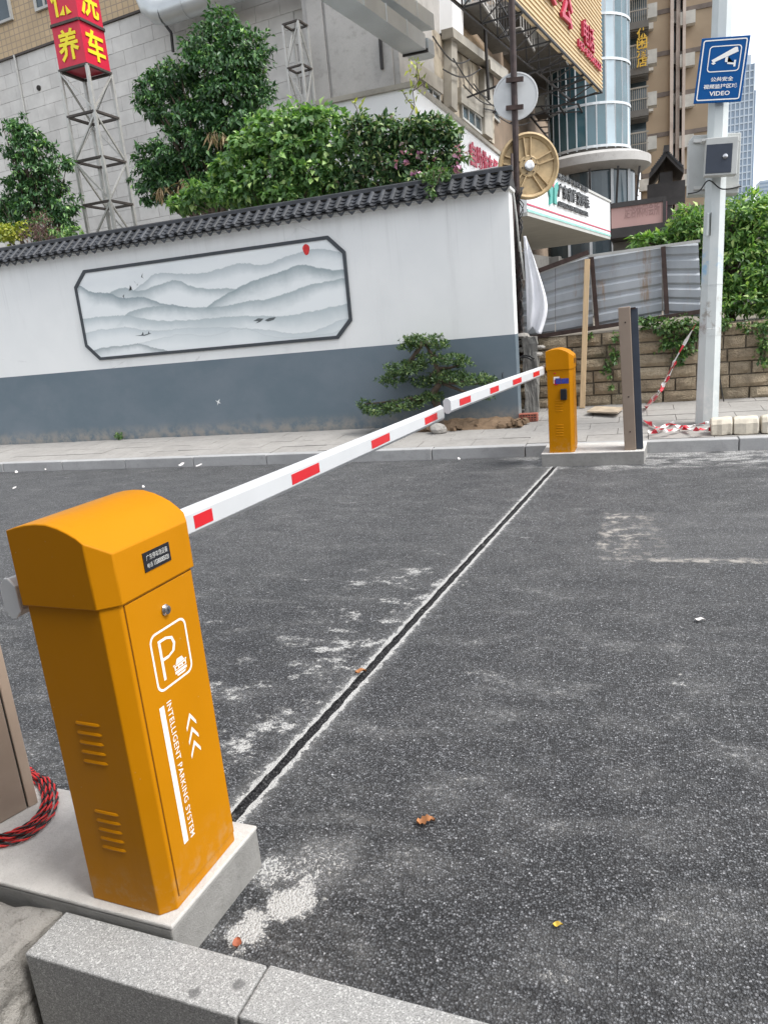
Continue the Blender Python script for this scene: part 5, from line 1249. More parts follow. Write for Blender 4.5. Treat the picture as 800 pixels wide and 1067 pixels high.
while z > 4.1:
    k = kA1-pw/2-(pw/2 if row % 2 else 0)
    while k > kA0+3.2:
        piece('stone_panel', me, core, PA.at(k, z, .001+rng.uniform(0, .006)), (0, 0, angA)); k -= pw
    z -= ph; row += 1
m = MB(); m.prism([PA.at(kA0, ZT+.002, -.05), PA.at(kA1-1.2, ZT+.002, -.05), PA.at(kA1-1.2, ZT+6, -.05), PA.at(kA0, ZT+6, -.05)], -PA.n*5); m.build('tiled_storey', 'tan_tile', ba)
m = MB(); m.prism([PA.at(kA0, ZT-.02, .07), PA.at(kA1-.4, ZT-.02, .07), PA.at(kA1-.4, ZT+.03, .07), PA.at(kA0, ZT+.03, .07)], -PA.n*.065); m.build('ledge', 'tower_plate', ba)
def facade_window(pl, pix, par, off=0.0, fr=.06, glass='window_glass', frame='window_frame', bars=1):
    """window on plane pl: pix = bl, br, tr, tl pixels"""
    P = [pl.uz(u, v) for u, v in pix]; k0 = (P[0][0]+P[3][0])/2; k1 = (P[1][0]+P[2][0])/2; z0 = (P[0][1]+P[1][1])/2; z1 = (P[2][1]+P[3][1])/2
    if k0 > k1: k0, k1 = k1, k0
    f = MB()
    for (a, b, c, d) in ((k0, k1, z0, z0+fr), (k0, k1, z1-fr, z1), (k0, k0+fr, z0+fr, z1-fr), (k1-fr, k1, z0+fr, z1-fr)):
        f.prism([pl.at(a, c, off), pl.at(b, c, off), pl.at(b, d, off), pl.at(a, d, off)], pl.n*.07)
    for i in range(bars):
        kk = k0+(k1-k0)*(i+1)/(bars+1); f.prism([pl.at(kk-.025, z0+fr, off), pl.at(kk+.025, z0+fr, off), pl.at(kk+.025, z1-fr, off), pl.at(kk-.025, z1-fr, off)], pl.n*.06)
    w_ = f.build('window', frame, par)
    MB().prism([pl.at(k0+fr, z0+fr, off+.002), pl.at(k1-fr, z0+fr, off+.002), pl.at(k1-fr, z1-fr, off+.002), pl.at(k0+fr, z1-fr, off+.002)], pl.n*.02).build('pane', glass, w_)
    return w_
facade_window(PA, ((-22, 33), (12, 22), (6, -30), (-28, -20)), ba, -.045)
facade_window(PA, ((36, 13), (55, 6), (50, -40), (31, -33)), ba, -.045)
# drain pipe on the wall
MB().tube([PA.pt(17, 58, .06), PA.pt(29, 124, .06), PA.pt(33, 150, .06)], .03, 8).build('drain_pipe', 'window_frame', ba)
c = PA.pt(42, 92, .035); MB().lathe([(.07, 0), (.06, .03), (.02, .035)], c, (PA.d, Z1, PA.n), 12).build('vent_cap', 'dark_gap', ba)

# lattice masts
def lattice(name, label, base, side, levels, ang, bars, par_z0, seg, group, plates=True, r=.028):
    t = thing(name, label, 'mast', base, 0, group); cs = [Vector((base[0], base[1], 0))+Vector((cos(ang+pi/2*k), sin(ang+pi/2*k), 0))*side*.7071 for k in range(4)]
    zt = base[2]+seg*levels
    for c in cs: MB().bar(c+Z1*base[2], c+Z1*zt, r*2.0).build('leg', 'galv_tower', t)
    for L in range(1, levels+1):
        z_ = base[2]+L*seg; m = MB()
        for k in range(4): m.bar(cs[k]+Z1*z_, cs[(k+1) % 4]+Z1*z_, r*2.3, r*1.4)
        m.build('ring', 'tower_plate' if plates else 'galv_tower', t)
        for k in range(4):
            a, b = cs[k], cs[(k+1) % 4]
            if (L+k) % 2: a, b = b, a
            MB().bar(a+Z1*(z_-seg+.03), b+Z1*(z_-.03), r*1.1).build('brace', 'galv_tower', t)
    return t, cs, zt
YM1 = 13.2; mb_ = ony(121, 240, YM1); q0 = ony(101.5, 153, YM1); q1 = ony(88.5, 82, YM1)
seg = .80; ztop = ony(88, 76, YM1).z; lv = 8; cxm = ony(97, 120, YM1).x
mt, cs, zt = lattice('lattice_mast', 'tall steel lattice mast carrying the red four-sided sign', (cxm, YM1, ztop-lv*seg), .66, lv, radians(-47), 0, 0, seg, 'steel lattice masts')
rsn = thing('cube_sign', 'red four-sided sign with yellow characters on top of the lattice mast', 'sign', (cxm, YM1, zt+.03))
bh = (ony(80, 33, YM1).z-ztop)*.98
zb0 = zt+.035
for L, (ca, cb_) in enumerate((('养', '车'), ('保', '洗'))):
    z0 = zb0+L*(bh+.05); z1 = z0+bh; q = [Vector((c.x, c.y, 0)) for c in cs]; m = MB(); m.prism([p+Z1*z0 for p in q], (0, 0, bh)); bx = m.build('sign_box', 'sign_red', rsn)
    m = MB()
    for k in range(4): m.bar(q[k]+Z1*(z1+.02), q[(k+1) % 4]+Z1*(z1+.02), .07, .045)
    m.build('edge_frame', 'tower_plate', rsn)
    # faces turned to the camera
    near = sorted(range(4), key=lambda k: (q[k]-CAM).xy.length)[0]
    lf, rt = q[(near-1) % 4], q[(near+1) % 4]
    if lf.x > rt.x: lf, rt = rt, lf
    for (a, b, ch) in ((lf, q[near], ca), (q[near], rt, cb_)):
        d_ = (b-a); wd2 = d_.length; d_.normalize(); nv = Vector((d_.y, -d_.x, 0)); nv = nv if nv.dot(CAM-a) > 0 else -nv
        m = MB(); text(m, ch, a+d_*wd2*.14+Z1*(z0+bh*.12)+nv*.006, d_, Z1, width=wd2*.72, height=bh*.76, bold=.02, depth=.012); m.build('character', 'sign_yellow', bx)
YM2 = 15.6; c2 = ony(312, 70, YM2); z2 = ony(305, 27, YM2).z
lattice('lattice_mast', 'short pale lattice mast under the silver duct by the concrete block', (c2.x, YM2, z2-7*.80), .36, 7, radians(-52), 0, 0, .80, 'steel lattice masts', r=.022)

# ------------------------------------------------------------------ concrete block and white parapet (right of the panel building)
YC = 16.2; xa = ony(322, 80, YC).x; xb = ony(417, 80, YC).x; ztc = 13
cbk = thing('concrete_block', 'bare grey concrete building corner under the silver ducts', 'building', ((xa+xb)/2, YC+2, TZ))
MB().bb(xa, xb, YC, YC+5, TZ, ztc).build('wall', 'building_concrete', cbk)
for u0, u1 in ((326, 343), (345, 411)):
    x0_, x1_ = ony(u0, 70, YC).x, ony(u1, 70, YC).x; MB().bb(x0_, x1_-.02, YC-.05, YC-.001, 5.3, 8.8).build('panel', 'building_concrete', cbk)
a = ony(396, 40, YC-.09); b = ony(398, 72, YC-.09); MB().bar(a, b, .05, .06).build('rod', 'iron', cbk)
P0 = ony(430, 86, 15.0); dS = ray(707, 312); PS = Plane(P0, (dS.x, dS.y)); kS = lambda u, v: PS.uz(u, v)[0]
ZP = P0.z
wp = thing('parapet_building', 'white parapet wall of a low building with a grey stone cap', 'building', (P0.x-1, 18, TZ))
xl = ony(330, 110, 15.0).x; kend = PS.uz(533, 170)[0]; kend = max(kend, 8.6)
pe = PS.at(kend, 0)
m = MB(); m.prism([(xl, 15, TZ), (P0.x, 15, TZ), (pe.x, pe.y, TZ), (xl, pe.y, TZ)], (0, 0, ZP-TZ-.08)); m.build('wall', 'shop_white', wp)
m = MB(); m.prism([(xl, 14.93, ZP-.078), (P0.x+.06, 14.93, ZP-.078), (pe.x+.06, pe.y, ZP-.078), (xl, pe.y, ZP-.078)], (0, 0, .09)); m.build('cap', 'beige_trim', wp)
m = MB(); a = PS.pt(489, 172, .03); dd = PS.d if PS.d.y > 0 else -PS.d; 
for i, ch in enumerate('自助洗车场'): text(m, ch, a+dd*(.62*i), dd, Z1, width=.52, height=.55, bold=.02, depth=.03)
m.build('red_letters', 'letter_red', wp)
# ducts
dk = thing('air_duct', 'long silver sheet-metal air duct along the panel building', 'duct', PA.pt(260, 20, .6))
DO = .75
def dbox(pl, u0, v0, u1, v1, off, depth, hgt):
    a = pl.pt(u0, v0, off); b = pl.pt(u1, v1, off); b = Vector((b.x, b.y, a.z)); return a, b
a = PA.pt(195, 24, DO); b = PA.pt(345, -14, DO); zc = a.z; L = (b-a).xy.length; du = PA.d if PA.d.x > 0 else -PA.d; n_ = 6
for i in range(n_):
    p0 = a+du*(L*i/n_); p1 = a+du*(L*(i+1)/n_-.02); MB().tube([Vector((p0.x, p0.y, zc)), Vector((p1.x, p1.y, zc))], .26, 14).build('duct_section', 'duct_metal', dk, smooth=True)
    MB().tube([Vector((p1.x, p1.y, zc)), Vector((p1.x, p1.y, zc))+du*.02], .275, 14).build('flange', 'duct_metal', dk, smooth=True)
el = [Vector((a.x, a.y, zc))+du*.0, Vector((a.x, a.y, zc))-du*.22+Z1*.06, Vector((a.x, a.y, zc))-du*.40+Z1*.22, Vector((a.x, a.y, zc))-du*.50+Z1*.5, Vector((a.x, a.y, zc))-du*.62+Z1*1.6]
MB().tube(el, .262, 14).build('elbow', 'duct_metal', dk, smooth=True)
hd = PA.pt(225, 4, .35); MB().box(hd+Z1*.55, (2.6, .8, .75), (PA.d, PA.n, Z1)).build('hood', 'duct_metal', dk)
a = PA.pt(152, -5, .15); b = PA.pt(183, 36, .15); MB().bar(a, b, .05).build('bracket', 'iron', dk); MB().bar(b, PA.pt(185, 56, .15), .05).build('bracket', 'iron', dk)
# rectangular ducts over the concrete corner
def rduct(label, far_r, near_r, far_l, Y, hgt, cap):
    F_ = ony(*far_r, Y); z_ = F_.z; Nr = onz(*near_r, z_); Fl = onz(*far_l, z_); wv = Fl-F_; d_ = (Nr-F_); L = d_.length; d_.normalize()
    t = thing('roof_duct', label, 'duct', (F_+Nr)/2, 0, 'rectangular ducts over the concrete corner'); n = max(3, int(L/.75))
    for i in range(n):
        a = F_+d_*(L*i/n+.012); b = F_+d_*(L*(i+1)/n-.012); m = MB(); m.prism([a, b, b+wv, a+wv], (0, 0, hgt)); m.build('duct_section', 'duct_metal', t)
        m = MB(); m.prism([b+d_*.001-wv*.02, b+d_*.023-wv*.02, b+d_*.023+wv*1.02, b+d_*.001+wv*1.02], (0, 0, hgt+.015)); m.build('flange', 'duct_metal', t)
    if cap:
        e = F_-d_*.03; m = MB(); m.bar(e-wv*.05, e+wv*1.05, .05, .06); m.build('strap', 'iron', t)
        c_ = F_-d_*.12; pts = [c_+wv*.0-Z1*.0, c_-d_*.35+wv*.0, c_-d_*.35+wv, c_+wv]; m = MB(); m.prism([c_, c_-d_*.30, c_-d_*.42+wv*.18, c_-d_*.42+wv*.8, c_-d_*.30+wv, c_+wv], (0, 0, hgt*.9)); m.build('end_box', 'duct_metal', t)
    return t
rduct('lower rectangular silver duct with a rounded end over the concrete corner', (444, 52), (352, -14), (420, 57), 15.4, .27, True)
rduct('upper rectangular silver duct above the lower one at the concrete corner', (453, 31), (395, -10), (436, 34), 16.0, .27, False)

# ------------------------------------------------------------------ old street facade beyond the parapet
QB = ony(415, 80, 16.4); PB = Plane(QB, (dS.x, dS.y))
sb = thing('street_building', 'old brown street building with stone pilasters, cages and balconies', 'building', (QB.x-2, 24, TZ))
k1 = PB.uz(604, 100)[0]; m = MB(); kk0 = 0.0
m.prism([PB.at(kk0, TZ, -.4), PB.at(k1, TZ, -.4), PB.at(k1, 26, -.4), PB.at(kk0, 26, -.4)], -PB.n*1.4); m.build('wall', 'facade_brown', sb)
def pp(name, mat, pix, off=0.0, th=.2, par=None, pl=None):
    pl = pl or PB; m = MB(); m.prism([pl.pt(u, v, off) for u, v in pix], pl.n*th); return m.build(name, mat, par or sb)
pp('stone_cladding', 'beige_stone', [(418, 60), (463, 106), (463, 40), (418, -10)], -.399, .36)
pp('stone_cladding', 'beige_stone', [(463, 112), (516, 150), (515, 80), (463, 44)], -.399, .37)
pp('pilaster', 'beige_trim', [(463, 112), (469.5, 118), (469, 40), (463, 36)], -.02, .20)
pp('pilaster', 'beige_trim', [(500.5, 140), (509, 146), (508, 78), (499.5, 72)], -.02, .16)
pp('cornice', 'beige_trim', [(461, 41), (521, 84), (520, 75), (460, 31)], -.02, .30)
pp('capital', 'beige_trim', [(497, 75), (517, 89), (516, 79), (496, 65)], .285, .12)
pp('lintel', 'beige_trim', [(477, 107), (502, 124), (501, 107), (477, 91)], -.03, .12)
pp('lintel', 'beige_trim', [(431, 80), (458, 99), (458, 84), (431, 66)], -.03, .12)
facade_window(PB, ((433, 96), (457, 112), (457, 96), (433, 80)), sb, -.02, .06, bars=2)
facade_window(PB, ((480, 126), (500, 138), (500, 121), (480, 106)), sb, -.02, .06, bars=2)
pp('brick_panel', 'tan_brick', [(473, 38), (512, 66), (510, 40), (473, 8)], -.399, .30)
pp('brick_panel', 'tan_brick', [(452, 8), (461, 16), (461, -25), (452, -30)], -.399, .30)
pp('grey_column', 'shop_white', [(461, 34), (473, 42), (473, 2), (461, -6)], -.1, .35)
facade_window(PB, ((475, 16), (492, 30), (492, -14), (475, -26)), sb, -.08, .07, bars=3)
facade_window(PB, ((497, 30), (510, 40), (509, 0), (496, -10)), sb, -.08, .07, bars=2)
MB().tube([PB.pt(486, 24, .5), PB.pt(491, 108, .5)], .045, 8).build('drain_pipe', 'iron', sb)
# iron cages with bars
def cage(pix, dep, nb, mat='iron', rows=2):
    P = [PB.uz(u, v) for u, v in pix]; k0 = (P[0][0]+P[3][0])/2; k1_ = (P[1][0]+P[2][0])/2; z0 = (P[0][1]+P[1][1])/2; z1 = (P[2][1]+P[3][1])/2
    m = MB()
    for i in range(nb+1):
        k = k0+(k1_-k0)*i/nb; m.bar(PB.at(k, z0, dep), PB.at(k, z1, dep), .03)
    for j in range(rows+1):
        z_ = z0+(z1-z0)*j/rows; m.bar(PB.at(k0, z_, dep), PB.at(k1_, z_, dep), .04); m.bar(PB.at(k0, z_, 0), PB.at(k0, z_, dep), .035); m.bar(PB.at(k1_, z_, 0), PB.at(k1_, z_, dep), .035)
    m.build('iron_cage', mat, sb); MB().prism([PB.at(k0, z0-.06, 0), PB.at(k1_, z0-.06, 0), PB.at(k1_, z0-.06, dep), PB.at(k0, z0-.06, dep)], (0, 0, .05)).build('cage_floor', 'dirty_concrete', sb)
cage(((470, 12), (490, 28), (490, -10), (470, -30)), .75, 6, 'pale_iron')
cage(((493, 34), (512, 48), (511, 5), (492, -10)), .7, 6)
cage(((516, 40), (532, 52), (531, 8), (515, -8)), .8, 5, 'pale_iron')
# dark balconies behind the pole
def balcony(pix, dep, th=.3, rail=True):
    P = [PB.uz(u, v) for u, v in pix]; k0, k1_ = P[0][0], P[1][0]; z_ = (P[0][1]+P[1][1])/2
    b = MB(); b.prism([PB.at(k0, z_, -.39), PB.at(k1_, z_, -.39), PB.at(k1_, z_, dep), PB.at(k0, z_, dep)], (0, 0, th)); bo = b.build('balcony', 'dirty_concrete', sb)
    if rail:
        m = MB(); n = 12
        for i in range(n+1): k = k0+(k1_-k0)*i/n; m.bar(PB.at(k, z_+th, dep-.05), PB.at(k, z_+th+1, dep-.05), .035)
        m.bar(PB.at(k0, z_+th+1, dep-.05), PB.at(k1_, z_+th+1, dep-.05), .06); m.build('railing', 'pale_iron', bo)
balcony(((536, 72), (566, 88)), 1.5); balcony(((536, -2), (566, 24)), 1.5)
balcony(((519, 20), (532, 30)), 1.2)
for (u, v) in ((578, 82), (560, 112), (586, 96), (547, 60), (556, 40)):
    c = PB.pt(u, v, .15); bo = MB().box(c, (.85, .42, .65), (PB.d, PB.n, Z1)).build('air_conditioner', 'ac_white', sb, bevel=.02)
    MB().lathe([(.24, 0), (.24, .012), (.05, .014)], c+PB.n*.211, (PB.d, Z1, PB.n), 20).build('fan_grille', 'iron', bo); MB().box(c-Z1*.36+PB.n*.02, (.95, .5, .05), (PB.d, PB.n, Z1)).build('bracket', 'iron', bo)
for pix in (((520, 118), (530, 124), (529, 92), (519, 86)), ((570, 118), (582, 126), (581, 100), (569, 92)), ((543, 100), (556, 110), (555, 88), (542, 78)), ((572, 66), (584, 76), (583, 48), (571, 38))): facade_window(PB, pix, sb, -.39, .07, bars=1)
# slatted canopy frames
def slat_canopy(pix_far, pix_near, dep, n):
    a = PB.pt(*pix_near, 0); b = PB.pt(*pix_far, 0); b = Vector((b.x, b.y, a.z)); m = MB()
    for i in range(n+1): p = a.lerp(b, i/n); MB().bar(p, p+PB.n*dep-Z1*.25, .05, .04).build('canopy_slat', 'iron', cn)
    for f in (0, .33, .66, 1): m.bar(a+PB.n*dep*f-Z1*.25*f, b+PB.n*dep*f-Z1*.25*f, .06)
    for i in range(0, n+1, 4): p = a.lerp(b, i/n); m.bar(p+PB.n*dep*.9-Z1*.22, p+Z1*1.0, .03)
    m.build('canopy_frame', 'iron', cn)
cn = thing('slatted_canopy', 'dark slatted iron canopy behind the round sign and wheel', 'canopy', PB.pt(575, 140, .5))
slat_canopy((606, 158), (545, 112), 2.0, 16)
m = MB(); a = PB.pt(556, 128, 2.1); b = PB.pt(640, 200, 2.1); m.bar(a, b, .09); m.bar(a-Z1*.7, b-Z1*.7, .07)
for k in range(9): p = a.lerp(b, k/8); m.bar(p, p-Z1*.7, .04)
m.build('stair_rail', 'pale_iron', cn)

# ------------------------------------------------------------------ billboard on a truss
Bb = ony(627, 95, 21.0); Ba = onz(536, 0, Bb.z); dB = (Bb-Ba); dB.z = 0; LB = dB.length; dB.normalize(); nB = Vector((dB.y, -dB.x, 0)); nB = nB if nB.dot(CAM-Ba) > 0 else -nB
bd = thing('billboard', 'tan ribbed billboard with red characters on an iron truss high on the facade', 'billboard', (Ba+Bb)/2)
s0, HB = -2.2, 4.2
m = MB(); m.prism([Ba+dB*s0, Bb, Bb+Z1*HB, Ba+dB*s0+Z1*HB], -nB*.12); m.build('panel', 'billboard_tan', bd)
n = 46
rb = mesh_of(MB().bb(-(LB-s0)/2, (LB-s0)/2, -.008, .008, -.018, .018), 'billboard_tan'); mid = (Ba+dB*s0+Bb)/2; aB = math.atan2(dB.y, dB.x)
for i in range(n): piece('ridge', rb, bd, mid+nB*.009+Z1*(.08+i*.09), (0, 0, aB))
PBd = Plane(Ba, (dB.x, dB.y))
def btext(s_, pix_bl, pix_tr, bold=.02):
    a = PBd.pt(*pix_bl, .03); b = PBd.pt(*pix_tr, .03); wd2 = (b-a).dot(dB); h = b.z-a.z; m = MB(); text(m, s_, a, dB, Z1, width=wd2, height=h, bold=bold, depth=.06); m.build('lettering', 'letter_red', bd)
btext('公', (580, 19), (592, -2), .02); btext('宴', (565, -4), (575, -25), .02); btext('电话', (604, 44), (615, 33), .0)
a = PBd.pt(599.5, 49, .03); b = PBd.pt(623, 79, .03); m = MB(); text(m, '182-62826222', a, dB, Z1, width=(b-a).dot(dB), height=PBd.pt(599.5, 41).z-a.z, depth=.05, bold=.01); m.build('lettering', 'letter_red', bd)
pp2 = [Ba+dB*s0, Bb]
bk = .8
for i in range(11):
    f = i/10; p = (Ba+dB*s0).lerp(Bb, f); m = MB(); m.bar(p-Z1*.03, p-nB*bk-Z1*.03, .028); p2 = (Ba+dB*s0).lerp(Bb, min(1, f+1/10)); m.bar(p-Z1*.03, p2-nB*bk-Z1*.03, .02); m.bar(p-nB*bk-Z1*.03, p-nB*bk+Z1*1.4, .026); m.bar(p-Z1*.03, p-nB*bk+Z1*.9, .02); m.build('truss_bay', 'iron', bd)
m = MB(); m.bar(Ba+dB*s0-Z1*.03, Bb-Z1*.03, .04); m.bar(Ba+dB*s0-nB*bk-Z1*.03, Bb-nB*bk-Z1*.03, .04); m.bar(Ba+dB*s0-nB*bk+Z1*.9, Bb-nB*bk+Z1*.9, .035); m.build('truss_chord', 'iron', bd)
for f in (.55, .8, 1.0): p = Ba.lerp(Bb, f); m = MB(); m.bar(p-nB*.1, p-nB*2.4-Z1*.25, .035); m.build('tie', 'iron', bd)

# ------------------------------------------------------------------ clinic canopy sign
Sl = ony(549, 221, 14.0); zs = Sl.z; Sr = onz(635.5, 247, zs); dC = (Sr-Sl); LC = dC.length; dC.normalize(); nC = Vector((dC.y, -dC.x, 0)); nC = nC if nC.dot(CAM-Sl) > 0 else -nC
PC = Plane(Sl, (dC.x, dC.y)); zt_r = PC.pt(635.5, 214).z; zt_l = PC.pt(581, 181).z; hC = (zt_r+zt_l)/2-zs
cs_ = thing('clinic_sign', 'white canopy fascia with black characters and a green figure logo', 'shop sign', (Sl+Sr)/2)
m = MB(); m.prism([Sl, Sr, Sr-nC*2.2, Sl-nC*2.2], (0, 0, hC)); m.build('fascia', 'shop_white', cs_)
m = MB(); m.prism([Sl-Z1*.06, Sr-Z1*.06, Sr-Z1*.06-nC*2.15, Sl-Z1*.06-nC*2.15], (0, 0, .058)); m.build('soffit', 'soffit', cs_)
m = MB(); m.prism([Sl+Z1*.01+nC*.001, Sr+Z1*.01+nC*.001, Sr+Z1*.055+nC*.001, Sl+Z1*.055+nC*.001], nC*.01); m.build('stripe', 'stripe_teal', cs_)
m = MB(); m.prism([Sl+Z1*.12+nC*.001, Sr+Z1*.12+nC*.001, Sr+Z1*.15+nC*.001, Sl+Z1*.15+nC*.001], nC*.01); m.build('stripe', 'stripe_red', cs_)
m = MB(); m.prism([Sl+Z1*(hC+.001)+nC*.03, Sr+Z1*(hC+.001)+nC*.03, Sr+Z1*(hC+.001)-nC*.5, Sl+Z1*(hC+.001)-nC*.5], (0, 0, .05)); m.build('cap', 'window_frame', cs_)
def ctext(s_, bl, tr, bold=.02, name='lettering'):
    a = PC.pt(*bl, .02); b = PC.pt(*tr, .02); m = MB(); k = (b-a).dot(dC); text(m, s_, a, dC, Z1, width=k, height=max(.05, PC.pt(tr[0], tr[1]).z-a.z), bold=bold, depth=.03); m.build(name, 'letter_black', cs_)
def crow(s_, u0, u1, v0b, v0t, v1b, v1t, bold=.02):
    a = PC.pt(u0, v0b, .02); b = PC.pt(u1, v1b, .02); h = (PC.pt(u0, v0t).z-a.z + PC.pt(u1, v1t).z-b.z)/2; z_ = (a.z+b.z)/2; a.z = z_; m = MB(); text(m, s_, a, dC, Z1, width=(b-a).dot(dC), height=h, bold=bold, depth=.03); m.build('lettering', 'letter_black', cs_)
crow('广东省植发医院', 579.5, 612, 207, 192, 217.5, 204, .03)
crow('毛发移植专科门诊部', 579, 610.5, 187, 181.5, 200.5, 195, .02)
crow('GUANGDONG HAIR HOSPITAL', 579.5, 611, 215, 210, 226, 221, .03)
for s_ in (-1, 1):
    pts = [(574.5+s_*a, b) for a, b in ((0.6, 196), (4.6, 190), (5.0, 196), (3.2, 205), (3.6, 213.5), (1.0, 212), (.9, 204))]
    m = MB(); m.prism([PC.pt(u, v, .01) for u, v in pts], PC.n*.03); m.build('logo_figure', 'logo_teal', cs_)
m = MB(); m.prism([PC.pt(u, v, .01) for u, v in ((572.5, 192), (574.5, 184), (576.5, 181), (575.5, 190), (574.5, 196))], PC.n*.03); m.build('logo_petal', 'stripe_red', cs_)
# dark shop front below
sf = thing('shop_front', 'dark recessed shop front under the white clinic canopy', 'shop front', (Sl+Sr)/2-nC*2.5-Z1*(zs-TZ))
a = Sl-nC*2.5; b = Sr-nC*2.5+dC*8; m = MB(); m.prism([Vector((a.x, a.y, TZ)), Vector((b.x, b.y, TZ)), Vector((b.x, b.y, zs-.07)), Vector((a.x, a.y, zs-.07))], -nC*.3); m.build('wall', 'dirty_concrete', sf)
for f in (.12, .35, .58, .8): p = a.lerp(b, f); MB().box(Vector((p.x, p.y, (TZ+zs)/2-.2))+nC*.03, (1.6, .05, zs-TZ-.8), (dC, nC, Z1)).build('glazing', 'window_glass', sf)
for f in (.24, .47, .69): p = a.lerp(b, f); MB().box(Vector((p.x, p.y, (TZ+zs)/2-.04))+nC*.15, (.35, .3, zs-TZ-.1), (dC, nC, Z1)).build('pillar', 'dirty_concrete', sf)

# ------------------------------------------------------------------ curved glass bay
YGb = 31.0; gc = ony(612, 80, YGb+2.4); kpx = (gc-CAM).dot(FWD)/F_PX; RG = 41*kpx
gbz = ony(620, 150, YGb).z; gtz = 26.0
gb = thing('glass_bay', 'curved blue glass stair bay with thin horizontal mullions', 'building', (gc.x, gc.y, TZ))
MB().tube([Vector((gc.x, gc.y, gbz-.2)), Vector((gc.x, gc.y, gtz))], RG-.06, 40).build('core', 'dirty_concrete', gb)
fl = 3.0/2; NS = 26
pm = {}
for mt_ in ('glass_blue', 'glass_pale_reflection'):
    m = MB(); w2 = 2*pi*RG/NS*.48; m.bb(-w2, w2, -.02, .02, -.72, .72); pm[mt_] = mesh_of(m, mt_)
zr_ = gbz+.1; rg = random.Random(17); lvl = 0
while zr_ < gtz-1.5:
    for i in range(NS):
        a = 2*pi*i/NS; dr = Vector((cos(a), sin(a), 0))
        if dr.dot((CAM-gc).normalized()) < -.1: continue
        right = dr.dot(Vector((1, -.25, 0)))
        pale = right > .70 and right < .90  # strip of pale panes: a bright reflection put into the glass colour
        piece('glass_pane', pm['glass_pale_reflection' if pale or rg.random() < .06 else 'glass_blue'], gb, gc*1.0+Vector((0, 0, zr_+.75-gc.z))+dr*(RG-.01), (rg.uniform(-.02, .02), rg.uniform(-.012, .012), a+pi/2))
    MB().lathe([(RG-.02, 0), (RG+.05, 0), (RG+.05, .09), (RG-.02, .09)], (gc.x, gc.y, zr_-.06), n=40, cap=False).build('mullion_ring', 'mullion', gb)
    zr_ += fl; lvl += 1
m = MB()
MB().lathe([(.3, -.35), (RG+.45, -.35), (RG+.8, -.15), (RG+.8, .15), (RG+.5, .3), (.3, .3)], (gc.x, gc.y, gbz-.45), n=44).build('canopy_ring', 'building_concrete', gb, smooth=True)
MB().lathe([(RG+.2, 0), (RG+.2, gbz-.8-TZ)], (gc.x, gc.y, TZ), n=40).build('lower_glazing', 'window_glass', gb)
for i in range(-2, 6, 2):
    a = math.atan2((CAM-gc).y, (CAM-gc).x)+i*.24; dr = Vector((cos(a), sin(a), 0)); MB().bar(gc*1+Vector((0, 0, gbz-.8-gc.z))+dr*(RG+.7), gc*1+Vector((0, 0, gbz-3.2-gc.z))+dr*(RG+.4), .08).build('strut', 'iron', gb)
    if i % 2 == 0: MB().bar(gc+Vector((0, 0, TZ-gc.z))+dr*(RG+.24), gc+Vector((0, 0, gbz-.8-gc.z))+dr*(RG+.24), .1).build('glazing_bar', 'mullion', gb)

# ------------------------------------------------------------------ pink shop box
YK = 24.5; z_t = ony(636, 213, YK).z; z_b = ony(636, 243, YK).z; x0_, x1_ = ony(636.5, 230, YK).x, ony(692, 220, YK).x
pk = thing('pink_shop_sign', 'faded pink shop sign box with a black top edge beyond the clinic sign', 'shop sign', ((x0_+x1_)/2, YK+2, z_b))
MB().bb(x0_, x1_, YK, YK+6, z_b+.12, z_t-.12).build('front', 'pink_sign', pk)
MB().bb(x0_-.03, x1_+.03, YK-.05, YK+6.05, z_t-.119, z_t+.02).build('top_edge', 'dark_wood', pk); MB().bb(x0_-.03, x1_+.03, YK-.05, YK+6.05, z_b-.16, z_b+.119).build('bottom_edge', 'dark_wood', pk)
MB().bb(x1_+.002, x1_+.06, YK-.02, YK+6, z_b+.125, z_t-.125).build('side_panel', 'pink_side', pk)
MB().bb(x1_-.05, x1_+.05, YK-.06, YK-.001, z_b, z_t).build('corner_post', 'dark_wood', pk)
m = MB(); text(m, '足浴休闲会所', (x0_+.25*(x1_-x0_), YK-.012, z_b+.35), Vector((1, 0, 0)), Z1, width=(x1_-x0_)*.66, height=(z_t-z_b)*.45, bold=.01); m.build('faded_lettering', 'ghost_text', pk)
MB().bb(x0_, x1_+3, YK+1.5, YK+6, TZ, z_b-.17).build('shop_wall', 'dirty_concrete', pk)

# ------------------------------------------------------------------ tan tower block with balconies
YTb = 54.0
tb = thing('tan_tower', 'tall tan residential tower with dark floor bands and a pale shaft', 'building', (ony(705, 150, YTb).x, YTb+8, TZ))
def xat(u, v=80, y=YTb): return ony(u, v, y).x
hT = 45
MB().bb(xat(668), xat(698), YTb, YTb+16, TZ, hT).build('wall', 'tan_render', tb)
MB().bb(xat(713), xat(742), YTb+.5, YTb+16, TZ, hT).build('wall', 'tan_render', tb)
MB().bb(xat(698)+.01, xat(713)-.01, YTb+1.6, YTb+16, TZ, hT).build('recess', 'facade_brown', tb)
MB().bb(xat(742)+.01, xat(752), YTb+3, YTb+16, TZ, hT-4).build('rear_wing', 'pale_shaft', tb)
for u0, u1, d in ((697.5, 701, -.25), (704, 708, .3), (710.5, 713.5, -.1)): MB().bb(xat(u0), xat(u1), YTb+d, YTb+1.59, TZ, hT).build('shaft', 'pale_shaft', tb)
zr_ = ony(685, 141, YTb).z; st_ = (ony(685, 57, YTb).z-zr_)/2
k = -3
